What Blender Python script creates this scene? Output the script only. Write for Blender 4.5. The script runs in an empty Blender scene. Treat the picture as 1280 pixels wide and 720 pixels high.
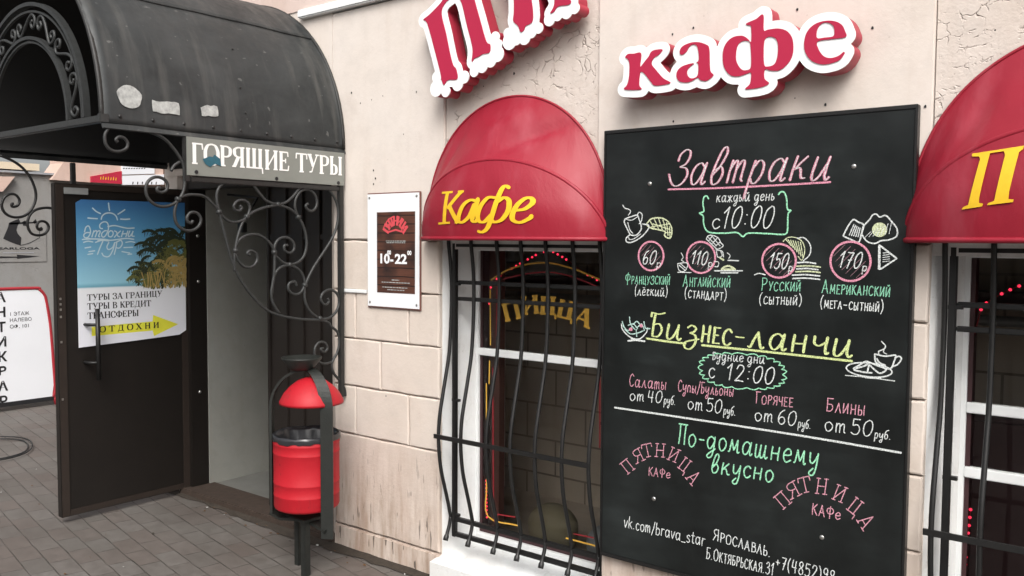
import bpy, bmesh, math, random
import numpy as np
from mathutils import Vector, Matrix
R = math.radians
random.seed(7)
scn = bpy.context.scene
COLN = scn.collection

# ------------------------------------------------------------------ camera
def cam_basis(yaw, pitch, roll):
    f = Vector((-math.sin(yaw)*math.cos(pitch), math.cos(yaw)*math.cos(pitch), -math.sin(pitch)))
    r = Vector((math.cos(yaw), math.sin(yaw), 0)); u = r.cross(f)
    c, s = math.cos(roll), math.sin(roll)
    return c*r+s*u, -s*r+c*u, f
cd = bpy.data.cameras.new('camera'); cam = bpy.data.objects.new('camera', cd); COLN.objects.link(cam)
_r, _u, _f = cam_basis(R(38.18), R(3.10), R(.31))
cam.matrix_world = Matrix(((_r.x, _u.x, -_f.x, 0), (_r.y, _u.y, -_f.y, -2.963), (_r.z, _u.z, -_f.z, 1.6), (0, 0, 0, 1)))
cd.sensor_width = 36; cd.lens = 36*1088.8/1280; cd.clip_end = 500; cd.clip_start = .05
scn.camera = cam

# ------------------------------------------------------------------ light (overcast)
SUN_EL, SUN_AZ = R(46), R(140)     # veiled sun behind the camera, to its right
w = bpy.data.worlds.new('World'); scn.world = w; w.use_nodes = True
nt = w.node_tree; bg = nt.nodes['Background']
sky = nt.nodes.new('ShaderNodeTexSky'); sky.sky_type = 'NISHITA'; sky.sun_disc = False
sky.sun_elevation = SUN_EL; sky.sun_rotation = SUN_AZ; sky.dust_density = 6; sky.air_density = 1.0; sky.ozone_density = .5
hs = nt.nodes.new('ShaderNodeHueSaturation'); hs.inputs['Saturation'].default_value = .28
nt.links.new(sky.outputs[0], hs.inputs['Color']); nt.links.new(hs.outputs[0], bg.inputs[0])
bg.inputs[1].default_value = .14
sd = bpy.data.lights.new('sun', 'SUN'); sd.energy = .95; sd.angle = R(28); sd.color = (1, .96, .9)
sun = bpy.data.objects.new('sun', sd); COLN.objects.link(sun)
_d = Vector((math.sin(SUN_AZ)*math.cos(SUN_EL), math.cos(SUN_AZ)*math.cos(SUN_EL), math.sin(SUN_EL)))
sun.rotation_euler = _d.to_track_quat('Z', 'Y').to_euler()
scn.view_settings.view_transform = 'Standard'; scn.view_settings.look = 'None'
scn.view_settings.exposure = 0.72; scn.view_settings.gamma = 1
scn.view_settings.use_curve_mapping = False
scn.cycles.max_bounces = 8
try: scn.cycles.use_denoising = True
except Exception: pass

# ------------------------------------------------------------------ materials
def srgb(r, g, b):
    f = lambda c: (c/255/12.92) if c/255 <= .04045 else ((c/255+.055)/1.055)**2.4
    return (f(r), f(g), f(b), 1)
class NT:
    def __init__(s, name):
        s.m = bpy.data.materials.new(name); s.m.use_nodes = True; s.t = s.m.node_tree
        s.b = s.t.nodes['Principled BSDF']
    def n(s, typ, **k):
        x = s.t.nodes.new(typ)
        for a, v in k.items():
            if a.startswith('i_'): x.inputs[a[2:].replace('_', ' ')].default_value = v
            else: setattr(x, a, v)
        return x
    def l(s, a, b): s.t.links.new(a, b)
    def coord(s, scale=(1, 1, 1), rot=(0, 0, 0), loc=(0, 0, 0), which='Object'):
        tc = s.n('ShaderNodeTexCoord'); mp = s.n('ShaderNodeMapping')
        mp.inputs['Scale'].default_value = scale; mp.inputs['Rotation'].default_value = rot; mp.inputs['Location'].default_value = loc
        s.l(tc.outputs[which], mp.inputs[0]); return mp.outputs[0]
    def geo(s, scale=(1, 1, 1), rot=(0, 0, 0), loc=(0, 0, 0)):
        g = s.n('ShaderNodeNewGeometry'); mp = s.n('ShaderNodeMapping')
        mp.inputs['Scale'].default_value = scale; mp.inputs['Rotation'].default_value = rot; mp.inputs['Location'].default_value = loc
        s.l(g.outputs['Position'], mp.inputs[0]); return mp.outputs[0]
    def noise(s, co, scale, detail=4, rough=.55, dist=0):
        x = s.n('ShaderNodeTexNoise'); x.inputs['Scale'].default_value = scale; x.inputs['Detail'].default_value = detail
        x.inputs['Roughness'].default_value = rough; x.inputs['Distortion'].default_value = dist
        s.l(co, x.inputs['Vector']); return x.outputs['Fac']
    def ramp(s, fac, stops, interp='LINEAR'):
        x = s.n('ShaderNodeValToRGB'); e = x.color_ramp.elements; x.color_ramp.interpolation = interp
        while len(e) < len(stops): e.new(.5)
        for i, (p, c) in enumerate(stops):
            e[i].position = p; e[i].color = c if len(c) == 4 else (*c, 1)
        s.l(fac, x.inputs[0]); return x.outputs[0]
    def mix(s, fac, a, b, mode='MIX'):
        x = s.n('ShaderNodeMix', data_type='RGBA', blend_type=mode)
        for sock, v in ((x.inputs[0], fac), (x.inputs[6], a), (x.inputs[7], b)):
            if hasattr(v, 'links'): s.l(v, sock)
            elif isinstance(v, (int, float)): sock.default_value = v
            else: sock.default_value = v if len(v) == 4 else (*v, 1)
        return x.outputs[2]
    def math(s, op, a, b=0.0):
        x = s.n('ShaderNodeMath', operation=op)
        for i, v in enumerate((a, b)):
            if hasattr(v, 'links'): s.l(v, x.inputs[i])
            else: x.inputs[i].default_value = v
        return x.outputs[0]
    def bump(s, h, strength=.3, dist=.01):
        x = s.n('ShaderNodeBump'); x.inputs['Strength'].default_value = strength; x.inputs['Distance'].default_value = dist
        s.l(h, x.inputs['Height']); s.l(x.outputs[0], s.b.inputs['Normal'])
    def set(s, col=None, rough=None, metal=None, spec=None):
        for nme, v in (('Base Color', col), ('Roughness', rough), ('Metallic', metal), ('Specular IOR Level', spec)):
            if v is None: continue
            if hasattr(v, 'links'): s.l(v, s.b.inputs[nme])
            else: s.b.inputs[nme].default_value = v
        return s.m
g4 = lambda v: (v, v, v, 1)
M = {}
def simple(name, col, rough=.6, metal=0, spec=.5, var=.12, nscale=18, bump=0):
    t = NT(name); co = t.geo()
    n = t.noise(co, nscale, 5, .6)
    c = t.mix(n, tuple(x*(1-var) for x in col[:3])+(1,), tuple(min(1, x*(1+var)) for x in col[:3])+(1,))
    if bump: t.bump(t.noise(co, nscale*4, 4), bump, .004)
    M[name] = t.set(c, rough, metal, spec); return M[name]

def plaster(name, base, crackle=0, dirt=0, grain=.25):
    t = NT(name); co = t.geo()
    n1 = t.noise(co, 1.1, 5, .6); n2 = t.noise(co, 9, 6, .65); n3 = t.noise(co, 60, 4, .6)
    c = t.mix(t.ramp(n1, [(.32, g4(0)), (.7, g4(1))]), tuple(x*f for x, f in zip(base, (.93, .90, .87)))+(1,), (*base, 1))
    c = t.mix(t.math('MULTIPLY', t.ramp(n2, [(.46, g4(0)), (.72, g4(1))]), .3), c, tuple(x*.72 for x in base)+(1,))
    # rusty / grey runs
    runs = t.noise(t.geo((14, 14, .9)), 1, 4, .55)
    c = t.mix(t.math('MULTIPLY', t.ramp(runs, [(.56, g4(0)), (.78, g4(1))]), .16), c, (base[0]*.62, base[1]*.52, base[2]*.44, 1))
    bl = t.ramp(t.noise(t.geo((1.7, 1.7, 1.1), loc=(3, 1, 2)), 1.6, 6, .68, .8), [(.48, g4(0)), (.68, g4(1))])
    c = t.mix(t.math('MULTIPLY', bl, .3), c, (base[0]*.70, base[1]*.62, base[2]*.55, 1))
    spk = t.ramp(t.noise(co, 48, 3, .6), [(.69, g4(0)), (.74, g4(1))])
    c = t.mix(t.math('MULTIPLY', spk, .4), c, (base[0]*.45, base[1]*.40, base[2]*.36, 1))
    h = t.math('ADD', t.math('ADD', t.math('MULTIPLY', n3, .5), n2), t.math('MULTIPLY', n1, 1.2))
    if crackle:
        warp = t.n('ShaderNodeVectorMath', operation='ADD')
        nz = t.n('ShaderNodeTexNoise'); nz.inputs['Scale'].default_value = 5; nz.inputs['Detail'].default_value = 4; t.l(co, nz.inputs['Vector'])
        sc = t.n('ShaderNodeVectorMath', operation='SCALE'); sc.inputs['Scale'].default_value = .28; t.l(nz.outputs['Color'], sc.inputs[0])
        t.l(co, warp.inputs[0]); t.l(sc.outputs[0], warp.inputs[1])
        v = t.n('ShaderNodeTexVoronoi', feature='DISTANCE_TO_EDGE'); v.inputs['Scale'].default_value = 17; t.l(warp.outputs[0], v.inputs['Vector'])
        line = t.ramp(v.outputs['Distance'], [(0, g4(1)), (.06, g4(0))])
        msk = t.ramp(t.noise(co, 11, 5, .7), [(.50, g4(0)), (.60, g4(1))])
        cr = t.math('MULTIPLY', line, msk)
        c = t.mix(t.math('MULTIPLY', cr, .55*crackle), c, (base[0]*.42, base[1]*.36, base[2]*.31, 1))
        h = t.math('SUBTRACT', h, t.math('MULTIPLY', cr, 1.2))
    if dirt:
        # splashed grime and flaked scratches over the plinth
        z = t.n('ShaderNodeSeparateXYZ'); t.l(co, z.inputs[0])
        zz = t.ramp(t.math('ADD', z.outputs['Z'], t.math('MULTIPLY', n2, .45)), [(.3, g4(1)), (.92, g4(0))])
        st = t.ramp(t.noise(t.geo((16, 16, 2.4)), 1, 5, .65), [(.4, g4(0)), (.66, g4(1))])
        c = t.mix(t.math('MULTIPLY', t.math('MULTIPLY', zz, st), .85), c, (base[0]*.45, base[1]*.36, base[2]*.29, 1))
        fl = t.ramp(t.noise(t.geo((46, 46, 7)), 1, 3, .5), [(.63, g4(0)), (.66, g4(1))])
        ru = t.ramp(t.noise(t.geo((7, 7, 1.6), loc=(.6, 0, .3)), 1, 4, .6), [(.5, g4(0)), (.68, g4(1))])
        c = t.mix(t.math('MULTIPLY', t.math('MULTIPLY', zz, ru), .42), c, (.30, .17, .11, 1))
        c = t.mix(t.math('MULTIPLY', t.math('MULTIPLY', fl, zz), .85), c, (.08, .065, .055, 1))
    t.bump(h, grain, .006)
    M[name] = t.set(c, .85, 0, .25); return M[name]
plaster('plaster', (.67, .615, .57), dirt=0)
plaster('plaster_block', (.64, .575, .52), dirt=0, grain=.4)
plaster('plaster_plinth', (.62, .545, .49), dirt=1, grain=.5)
plaster('plaster_rough', (.62, .56, .515), crackle=.8, grain=.7)
plaster('plaster_pink', (.62, .51, .47), dirt=0)
plaster('reveal_white', (.72, .74, .75), crackle=.25, grain=.2)
plaster('grey_plaster', (.27, .27, .265), crackle=.25, grain=.3)
plaster('far_pink', (.62, .47, .41), grain=.2)
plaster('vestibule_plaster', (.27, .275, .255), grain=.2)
simple('white_paint', (.76, .78, .78), .45, bump=.15, var=.06)
simple('white_print', (.78, .80, .82), .4, var=.03, nscale=4)
plaster('sill_paint', (.74, .765, .775), crackle=.35, grain=.3)
simple('joint', (.26, .21, .175), .95, var=.3, nscale=30)
simple('cream', (.66, .56, .42), .7)
simple('soil', (.035, .027, .02), 1, var=.6, nscale=40, bump=.8)
simple('iron', (.028, .028, .027), .5, .35, var=.35, nscale=40, bump=.25)
simple('iron_light', (.036, .038, .038), .5, .3, var=.4, nscale=40, bump=.25)
simple('grille_black', (.012, .012, .012), .42, .1, var=.3, nscale=40, bump=.2)
simple('sign_grey', (.20, .21, .19), .55, 0, var=.12, nscale=12)
simple('sign_grey_text', (.82, .82, .80), .6, var=.06)
simple('door_brown', (.0085, .0062, .0048), .5, .0, var=.35, nscale=10, bump=.1)
simple('door_edge', (.028, .02, .016), .5, .1, var=.25)
simple('leaf_brown', (.019, .0145, .012), .55, .1, var=.25, nscale=7)
simple('canopy_shade_black', (.006, .006, .006), .9)  # near-black that puts the shade inside the canopy into colour
simple('steel', (.45, .45, .43), .35, .9)
simple('rust', (.045, .03, .022), .85, .1, var=.5, nscale=25, bump=.5)
simple('floor_grey', (.15, .15, .14), .6, var=.3, nscale=6)
def mat_bin():
    t = NT('bin_red'); co = t.geo(); n = t.noise(co, 9, 5, .6)
    c = t.mix(n, (.36, .006, .014, 1), (.44, .010, .020, 1))
    gr = t.ramp(t.noise(t.geo((26, 26, 5)), 1, 5, .65), [(.56, g4(0)), (.72, g4(1))])
    c = t.mix(t.math('MULTIPLY', gr, .5), c, (.16, .02, .02, 1))
    sc = t.ramp(t.noise(t.geo((120, 120, 30)), 1, 3, .5), [(.70, g4(0)), (.72, g4(1))])
    c = t.mix(t.math('MULTIPLY', sc, .6), c, (.05, .015, .012, 1))
    t.bump(t.noise(co, 24, 4), .12, .01); M['bin_red'] = t.set(c, .55, 0, .4)
mat_bin()
simple('bin_frame', (.018, .02, .018), .5, .2, var=.3, nscale=30, bump=.3)
simple('bag_black', (.02, .021, .024), .28, 0, .6, var=.3)
simple('letter_red', (.41, .016, .056), .4, 0, .4, var=.05, nscale=5)
simple('letter_white', (.82, .85, .85), .4, var=.03)
simple('letter_side', (.36, .025, .05), .45, var=.12)
simple('yellow', (.80, .50, .02), .5, var=.12, nscale=30)
simple('yellow_paint', (.62, .36, .05), .5, var=.12, nscale=30)
simple('red_line', (.26, .012, .02), .5)
simple('frame_brown', (.045, .018, .02), .5)
simple('black_text', (.012, .012, .014), .6)
simple('print_grey', (.30, .31, .33), .6)
simple('room_brown', (.45, .38, .31), .8, var=.4, nscale=3)
def mat_room():
    t = NT('room_tiles'); co = t.geo(); sw = t.n('ShaderNodeSeparateXYZ'); t.l(co, sw.inputs[0]); cb = t.n('ShaderNodeCombineXYZ'); t.l(sw.outputs['X'], cb.inputs['X']); t.l(sw.outputs['Z'], cb.inputs['Y'])
    br = t.n('ShaderNodeTexBrick'); t.l(cb.outputs[0], br.inputs['Vector']); br.inputs['Scale'].default_value = 1; br.offset = .5
    br.inputs['Brick Width'].default_value = .42; br.inputs['Row Height'].default_value = .21; br.inputs['Mortar Size'].default_value = .006
    br.inputs['Color1'].default_value = (.56, .49, .40, 1); br.inputs['Color2'].default_value = (.64, .56, .46, 1); br.inputs['Mortar'].default_value = (.1, .085, .07, 1)
    M['room_tiles'] = t.set(t.mix(t.noise(co, 2.4, 4), br.outputs['Color'], (.34, .27, .21, 1)), .6)
mat_room()
simple('room_floor', (.05, .045, .04), .6)
simple('room_pipe', (.35, .36, .36), .5)
simple('cushion', (.22, .19, .12), .8, var=.2, nscale=9, bump=.4)
simple('cushion_grey', (.26, .27, .27), .8, var=.2, nscale=9, bump=.4)
simple('curtain', (.17, .075, .06), .9)
simple('sticker_pale', (.34, .35, .34), .8, var=.8, nscale=38, bump=.04)
simple('dead_leaf', (.10, .05, .02), .9)
simple('litter', (.5, .5, .48), .8)
simple('cable_black', (.015, .015, .016), .6)
simple('red_frame', (.33, .02, .03), .45)
simple('sign_white', (.78, .80, .84), .45, var=.05, nscale=3)
simple('red_sign', (.45, .02, .05), .5)
simple('brown_post', (.12, .08, .06), .7)
simple('poster_yellow', (.78, .76, .06), .5, var=.06)
simple('poster_cyan', (.55, .72, .80), .5, var=.05)
simple('palm_dark', (.022, .032, .016), .6, var=.5, nscale=40)
simple('palm_green', (.12, .125, .035), .6, var=.5, nscale=40)
simple('palm_gold', (.40, .29, .10), .6, var=.5, nscale=40)
simple('fish_blue', (.02, .10, .14), .6, var=.4, nscale=60)
simple('poster_red', (.60, .07, .085), .6, var=.15, nscale=60)
simple('brick_wall', (.28, .22, .16), .9)
simple('roof_metal', (.10, .10, .10), .6)
simple('asphalt', (.05, .05, .05), .9, var=.3, nscale=30, bump=.5)

def chalk(name, col):
    t = NT(name); co = t.geo()
    n = t.noise(co, 230, 4, .8)
    c = t.mix(t.ramp(n, [(.36, g4(.2)), (.56, g4(1))]), (.012, .014, .014, 1), (*col, 1), 'MIX')
    M['chalk_'+name] = t.set(c, .95, 0, .1)
for nme, c in dict(white=(.74, .78, .77), pink=(.78, .33, .44), rose=(.70, .34, .42), green=(.27, .62, .43), mint=(.36, .80, .52), lime=(.70, .80, .36), cream=(.66, .72, .46), mauve=(.30, .17, .20), ice=(.52, .74, .68)).items(): chalk(nme, c)

def mat_board():
    t = NT('board_black'); co = t.geo()
    sm = t.ramp(t.noise(co, 3.2, 5, .62), [(.38, g4(0)), (.72, g4(1))])
    wipe = t.noise(t.geo((3, 3, 16), rot=(0, R(20), 0)), 1.6, 4, .6)
    c = t.mix(t.math('MULTIPLY', sm, t.math('MULTIPLY', wipe, 1.1)), (.004, .0055, .0055, 1), (.024, .030, .030, 1))
    t.bump(t.noise(co, 120, 3), .06, .002)
    M['board_black'] = t.set(c, t.ramp(t.noise(co, 5, 4), [(.3, g4(.30)), (.7, g4(.42))]), 0, .5)
mat_board()
def mat_canopy():
    t = NT('canopy_paint'); co = t.geo()
    n1 = t.noise(co, 2.6, 6, .62, .4); n2 = t.noise(co, 22, 5, .6)
    runs = t.noise(t.geo((1.5, 11, 1.5)), 1, 4, .6)
    c = t.mix(t.ramp(n1, [(.35, g4(0)), (.68, g4(1))]), (.014, .017, .018, 1), (.040, .044, .045, 1))
    c = t.mix(t.math('MULTIPLY', t.ramp(runs, [(.5, g4(0)), (.70, g4(1))]), .55), c, (.095, .094, .088, 1))
    scr = t.ramp(t.noise(t.geo((90, 22, 9)), 1, 3, .5), [(.70, g4(0)), (.725, g4(1))])
    c = t.mix(t.math('MULTIPLY', scr, .28), c, (.26, .26, .25, 1))
    t.bump(t.math('ADD', n1, t.math('MULTIPLY', n2, .25)), .22, .02)
    M['canopy_paint'] = t.set(c, t.ramp(n2, [(.3, g4(.42)), (.7, g4(.62))]), .05, .45)
mat_canopy()
def mat_fabric():
    t = NT('awning_red'); co = t.geo()
    n = t.noise(co, 3, 4, .6); wr = t.noise(t.geo((5, 5, 2.2), rot=(0, R(35), 0)), 1.3, 5, .6, .6)
    c = t.mix(n, (.25, .005, .018, 1), (.30, .008, .026, 1))
    dust = t.ramp(t.noise(t.geo((8, 8, 2)), 1, 5, .6), [(.5, g4(0)), (.8, g4(1))])
    c = t.mix(t.math('MULTIPLY', dust, .3), c, (.42, .12, .15, 1))
    t.bump(t.math('ADD', wr, t.math('MULTIPLY', t.noise(co, 300, 2), .05)), .16, .03)
    M['awning_red'] = t.set(c, .52, 0, .5)
mat_fabric()
def mat_pavers():
    t = NT('pavers'); co = t.geo((1, 1, 1), rot=(0, 0, R(10.7)), loc=(.03, .02, 0))
    nw = t.n('ShaderNodeTexNoise'); nw.inputs['Scale'].default_value = 4; t.l(co, nw.inputs['Vector'])
    sc = t.n('ShaderNodeVectorMath', operation='SCALE'); sc.inputs['Scale'].default_value = .012; t.l(nw.outputs['Color'], sc.inputs[0])
    ad = t.n('ShaderNodeVectorMath', operation='ADD'); t.l(co, ad.inputs[0]); t.l(sc.outputs[0], ad.inputs[1])
    br = t.n('ShaderNodeTexBrick'); t.l(ad.outputs[0], br.inputs['Vector']); br.offset = 0.5; br.squash = 1
    br.inputs['Scale'].default_value = 1; br.inputs['Brick Width'].default_value = .215; br.inputs['Row Height'].default_value = .1075
    br.inputs['Mortar Size'].default_value = .0042; br.inputs['Mortar Smooth'].default_value = .8
    br.inputs['Color1'].default_value = g4(0); br.inputs['Color2'].default_value = g4(1); br.inputs['Mortar'].default_value = g4(.5); br.inputs['Bias'].default_value = 0
    tone = t.ramp(br.outputs['Color'], [(0, (.122, .112, .102)), (.35, (.142, .132, .122)), (.65, (.132, .112, .101)), (1, (.155, .145, .135))])
    n2 = t.noise(co, 14, 6, .7); n3 = t.noise(co, 1.3, 5, .6)
    c = t.mix(t.math('MULTIPLY', t.ramp(n2, [(.35, g4(1)), (.62, g4(0))]), .5), tone, (.066, .058, .051, 1))
    c = t.mix(t.math('MULTIPLY', t.ramp(n3, [(.45, g4(0)), (.7, g4(1))]), .45), c, (.062, .048, .041, 1))
    jn = t.math('MULTIPLY', br.outputs['Fac'], t.ramp(t.noise(co, 7, 4), [(.36, g4(.15)), (.62, g4(.95))]))
    c = t.mix(jn, c, (.024, .02, .017, 1))
    h = t.math('SUBTRACT', t.math('MULTIPLY', n2, .3), t.math('MULTIPLY', br.outputs['Fac'], 1))
    t.bump(h, .5, .006)
    M['pavers'] = t.set(c, t.ramp(n2, [(.3, g4(.55)), (.7, g4(.8))]), 0, .35)
mat_pavers()
def mat_bricks():
    t = NT('street_brick'); co = t.geo((1, 1, 1))
    sw = t.n('ShaderNodeSeparateXYZ'); t.l(co, sw.inputs[0]); cb = t.n('ShaderNodeCombineXYZ'); t.l(sw.outputs['X'], cb.inputs['X']); t.l(sw.outputs['Z'], cb.inputs['Y'])
    br = t.n('ShaderNodeTexBrick'); t.l(cb.outputs[0], br.inputs['Vector']); br.inputs['Scale'].default_value = 1
    br.inputs['Brick Width'].default_value = .5; br.inputs['Row Height'].default_value = .16; br.inputs['Mortar Size'].default_value = .012
    br.inputs['Color1'].default_value = (.40, .34, .27, 1); br.inputs['Color2'].default_value = (.50, .43, .34, 1); br.inputs['Mortar'].default_value = (.16, .15, .13, 1)
    c = t.mix(t.noise(co, .8, 5), br.outputs['Color'], (.18, .16, .13, 1))
    M['street_brick'] = t.set(c, .9)
mat_bricks()
def mat_glass():
    t = NT('window_glass'); t.t.nodes.remove(t.b); out = t.t.nodes['Material Output']
    tr = t.n('ShaderNodeBsdfTransparent'); tr.inputs[0].default_value = (.94, .95, .94, 1)
    gl = t.n('ShaderNodeBsdfGlossy'); gl.inputs['Roughness'].default_value = .02; gl.inputs['Color'].default_value = (1, 1, 1, 1)
    fr = t.n('ShaderNodeFresnel'); fr.inputs['IOR'].default_value = 1.36
    mx = t.n('ShaderNodeMixShader'); t.l(fr.outputs[0], mx.inputs[0]); t.l(tr.outputs[0], mx.inputs[1]); t.l(gl.outputs[0], mx.inputs[2]); t.l(mx.outputs[0], out.inputs[0])
    M['window_glass'] = t.m
mat_glass()
def mat_led():
    t = NT('led_red'); t.b.inputs['Emission Color'].default_value = (1, .03, .08, 1); t.b.inputs['Emission Strength'].default_value = .9
    M['led_red'] = t.set((.5, .02, .04, 1), .3)
mat_led()
def mat_travel():
    t = NT('travel_print'); co = t.geo(); s = t.n('ShaderNodeSeparateXYZ'); t.l(co, s.inputs[0])
    mr = t.n('ShaderNodeMapRange'); mr.inputs['From Min'].default_value = .98; mr.inputs['From Max'].default_value = 1.825
    t.l(s.outputs['Z'], mr.inputs[0])
    h = (1.322-.98)/.845
    c = t.ramp(mr.outputs[0], [(0, (.76, .77, .84)), (h-.02, (.80, .82, .86)), (h-.005, (.74, .80, .84)), (h+.004, (.14, .38, .50)), (h+.03, (.30, .58, .72)), (.78, (.11, .34, .58)), (1, (.045, .16, .38))])
    M['travel_print'] = t.set(c, .42, 0, .4)
mat_travel()
def mat_hours():
    t = NT('poster_wood'); co = t.geo((1, 1, 1)); s = t.n('ShaderNodeSeparateXYZ'); t.l(co, s.inputs[0])
    w_ = t.n('ShaderNodeTexWave', wave_type='BANDS', bands_direction='Z'); w_.inputs['Scale'].default_value = 7.5; w_.inputs['Distortion'].default_value = .6; w_.inputs['Detail'].default_value = 2; t.l(co, w_.inputs['Vector'])
    gr = t.noise(t.geo((6, 6, 80)), 1.2, 4)
    c = t.mix(gr, (.05, .018, .011, 1), (.135, .055, .035, 1))
    c = t.mix(t.ramp(w_.outputs['Fac'], [(.0, g4(1)), (.08, g4(0))]), c, (.012, .006, .005, 1))
    c = t.mix(t.ramp(t.noise(co, 7, 3), [(.45, g4(0)), (.7, g4(1))]), c, (.02, .012, .011, 1))
    M['poster_wood'] = t.set(c, .45)
mat_hours()

# ------------------------------------------------------------------ mesh helpers
def catmull(pts, sub=5, closed=False):
    pts = [Vector(p) for p in pts]
    if len(pts) < 3: return pts
    n = len(pts); out = []
    rng = range(n if closed else n-1)
    for i in rng:
        p1, p2 = pts[i], pts[(i+1) % n]
        p0 = pts[i-1] if (closed or i > 0) else p1*2-p2
        p3 = pts[(i+2) % n] if (closed or i+2 < n) else p2*2-p1
        for j in range(sub):
            t = j/sub
            out.append(.5*((2*p1)+(p2-p0)*t+(2*p0-5*p1+4*p2-p3)*t*t+(3*p1-p0-3*p2+p3)*t**3))
    if not closed: out.append(pts[-1])
    return out

def wloc(o):
    v = Vector((0, 0, 0))
    while o is not None: v += o.location; o = o.parent
    return v
class MB:
    def __init__(s): s.v = []; s.f = []; s.mi = []; s.sm = []; s.k = 0
    def add(s, vs, fs, mi=0, smooth=False):
        b = len(s.v); s.v += [Vector(v) for v in vs]
        for f in fs: s.f.append([b+i for i in f]); s.mi.append(mi); s.sm.append(smooth)
        return s
    def box(s, x0, x1, y0, y1, z0, z1, mi=0, bevel=0):
        if bevel <= 0:
            v = [(x, y, z) for z in (z0, z1) for y in (y0, y1) for x in (x0, x1)]
            return s.add(v, [(0, 2, 3, 1), (4, 5, 7, 6), (0, 1, 5, 4), (2, 6, 7, 3), (0, 4, 6, 2), (1, 3, 7, 5)], mi)
        bm = bmesh.new(); bmesh.ops.create_cube(bm, size=1)
        for q in bm.verts: q.co = Vector(((x0+x1)/2+q.co.x*(x1-x0), (y0+y1)/2+q.co.y*(y1-y0), (z0+z1)/2+q.co.z*(z1-z0)))
        bmesh.ops.bevel(bm, geom=bm.edges[:], offset=bevel, segments=2, affect='EDGES')
        bm.verts.index_update(); s.add([q.co.copy() for q in bm.verts], [[q.index for q in f.verts] for f in bm.faces], mi); bm.free(); return s
    def tube(s, path, r, sides=8, mi=0, closed=False, cap=True, flat=None):
        path = [Vector(p) for p in path]; n = len(path); rings = []
        up = None
        for i, p in enumerate(path):
            a = path[i-1] if (i > 0 or closed) else p; b = path[(i+1) % n] if (i < n-1 or closed) else p
            t = (b-a).normalized()
            if up is None:
                up = t.orthogonal().normalized()
            else:
                up = (up-t*up.dot(t)).normalized()
            sd_ = t.cross(up); rr = r(i/(n-1)) if callable(r) else r
            rings.append([p+(up*math.cos(q)+sd_*math.sin(q))*rr for q in (2*math.pi*k/sides for k in range(sides))])
        vs = [v for ring in rings for v in ring]; fs = []
        for i in range(n if closed else n-1):
            j = (i+1) % n
            for k in range(sides): fs.append((i*sides+k, i*sides+(k+1) % sides, j*sides+(k+1) % sides, j*sides+k))
        if cap and not closed: fs += [tuple(range(sides))[::-1], tuple((n-1)*sides+k for k in range(sides))]
        return s.add(vs, fs, mi, True)
    def strap(s, path, wdir, wid, thk, mi=0):
        # flat bar swept along path; wdir = direction of the broad side
        path = [Vector(p) for p in path]; wd = Vector(wdir).normalized(); n = len(path); vs = []; fs = []
        for i, p in enumerate(path):
            t = (path[min(i+1, n-1)]-path[max(i-1, 0)]).normalized(); nn = t.cross(wd).normalized()
            vs += [p+wd*wid/2+nn*thk/2, p-wd*wid/2+nn*thk/2, p-wd*wid/2-nn*thk/2, p+wd*wid/2-nn*thk/2]
        for i in range(n-1):
            for k in range(4): fs.append((i*4+k, i*4+(k+1) % 4, i*4+4+(k+1) % 4, i*4+4+k))
        fs += [(3, 2, 1, 0), tuple(n*4-4+k for k in range(4))]
        return s.add(vs, fs, mi)
    def lathe(s, prof, c, seg=40, mi=0, a0=0, a1=2*math.pi):
        full = abs(a1-a0-2*math.pi) < 1e-6; m = seg if full else seg+1; vs = []; fs = []
        for r, z in prof:
            for k in range(m):
                a = a0+(a1-a0)*k/seg; vs.append((c[0]+r*math.cos(a), c[1]+r*math.sin(a), c[2]+z))
        for i in range(len(prof)-1):
            for k in range(seg):
                k2 = (k+1) % m; fs.append((i*m+k, i*m+k2, (i+1)*m+k2, (i+1)*m+k))
        return s.add(vs, fs, mi, True)
    def ribbon(s, pts, wid, plane, mi=0, lift=0.0, taper=True, rise=.00025):
        # flat stroke on a plane; plane(u, v, lift) -> world
        pts = [Vector((p[0], p[1])) for p in pts]
        q = [pts[0]]
        for p in pts[1:]:
            if (p-q[-1]).length > 1e-5: q.append(p)
        pts = q
        if len(pts) < 2: return s
        n = len(pts); vs = []; ws = wid if isinstance(wid, (list, tuple)) else [wid]*n
        if len(ws) != n: ws = [ws[0]]*n
        if taper:
            d0 = (pts[0]-pts[1]).normalized()*ws[0]*.35; d1 = (pts[-1]-pts[-2]).normalized()*ws[-1]*.35
            pts = [pts[0]+d0]+pts+[pts[-1]+d1]; ws = [ws[0]*.45]+list(ws)+[ws[-1]*.45]; n += 2
        for i, p in enumerate(pts):
            a, b = pts[max(i-1, 0)], pts[min(i+1, n-1)]; t = (b-a).normalized()
            nn = Vector((-t.y, t.x)); k = 1
            if 0 < i < n-1:
                t1 = (pts[i]-pts[i-1]).normalized(); k = min(1.5, 1/max(.5, abs(t1.dot(t))))
            lf = lift+s.k*.00004+rise*i/n
            vs += [plane(*(p+nn*ws[i]/2*k), lf), plane(*(p-nn*ws[i]/2*k), lf)]
        s.k = (s.k+1) % 14
        return s.add(vs, [(2*i, 2*i+1, 2*i+3, 2*i+2) for i in range(n-1)], mi)
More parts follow.
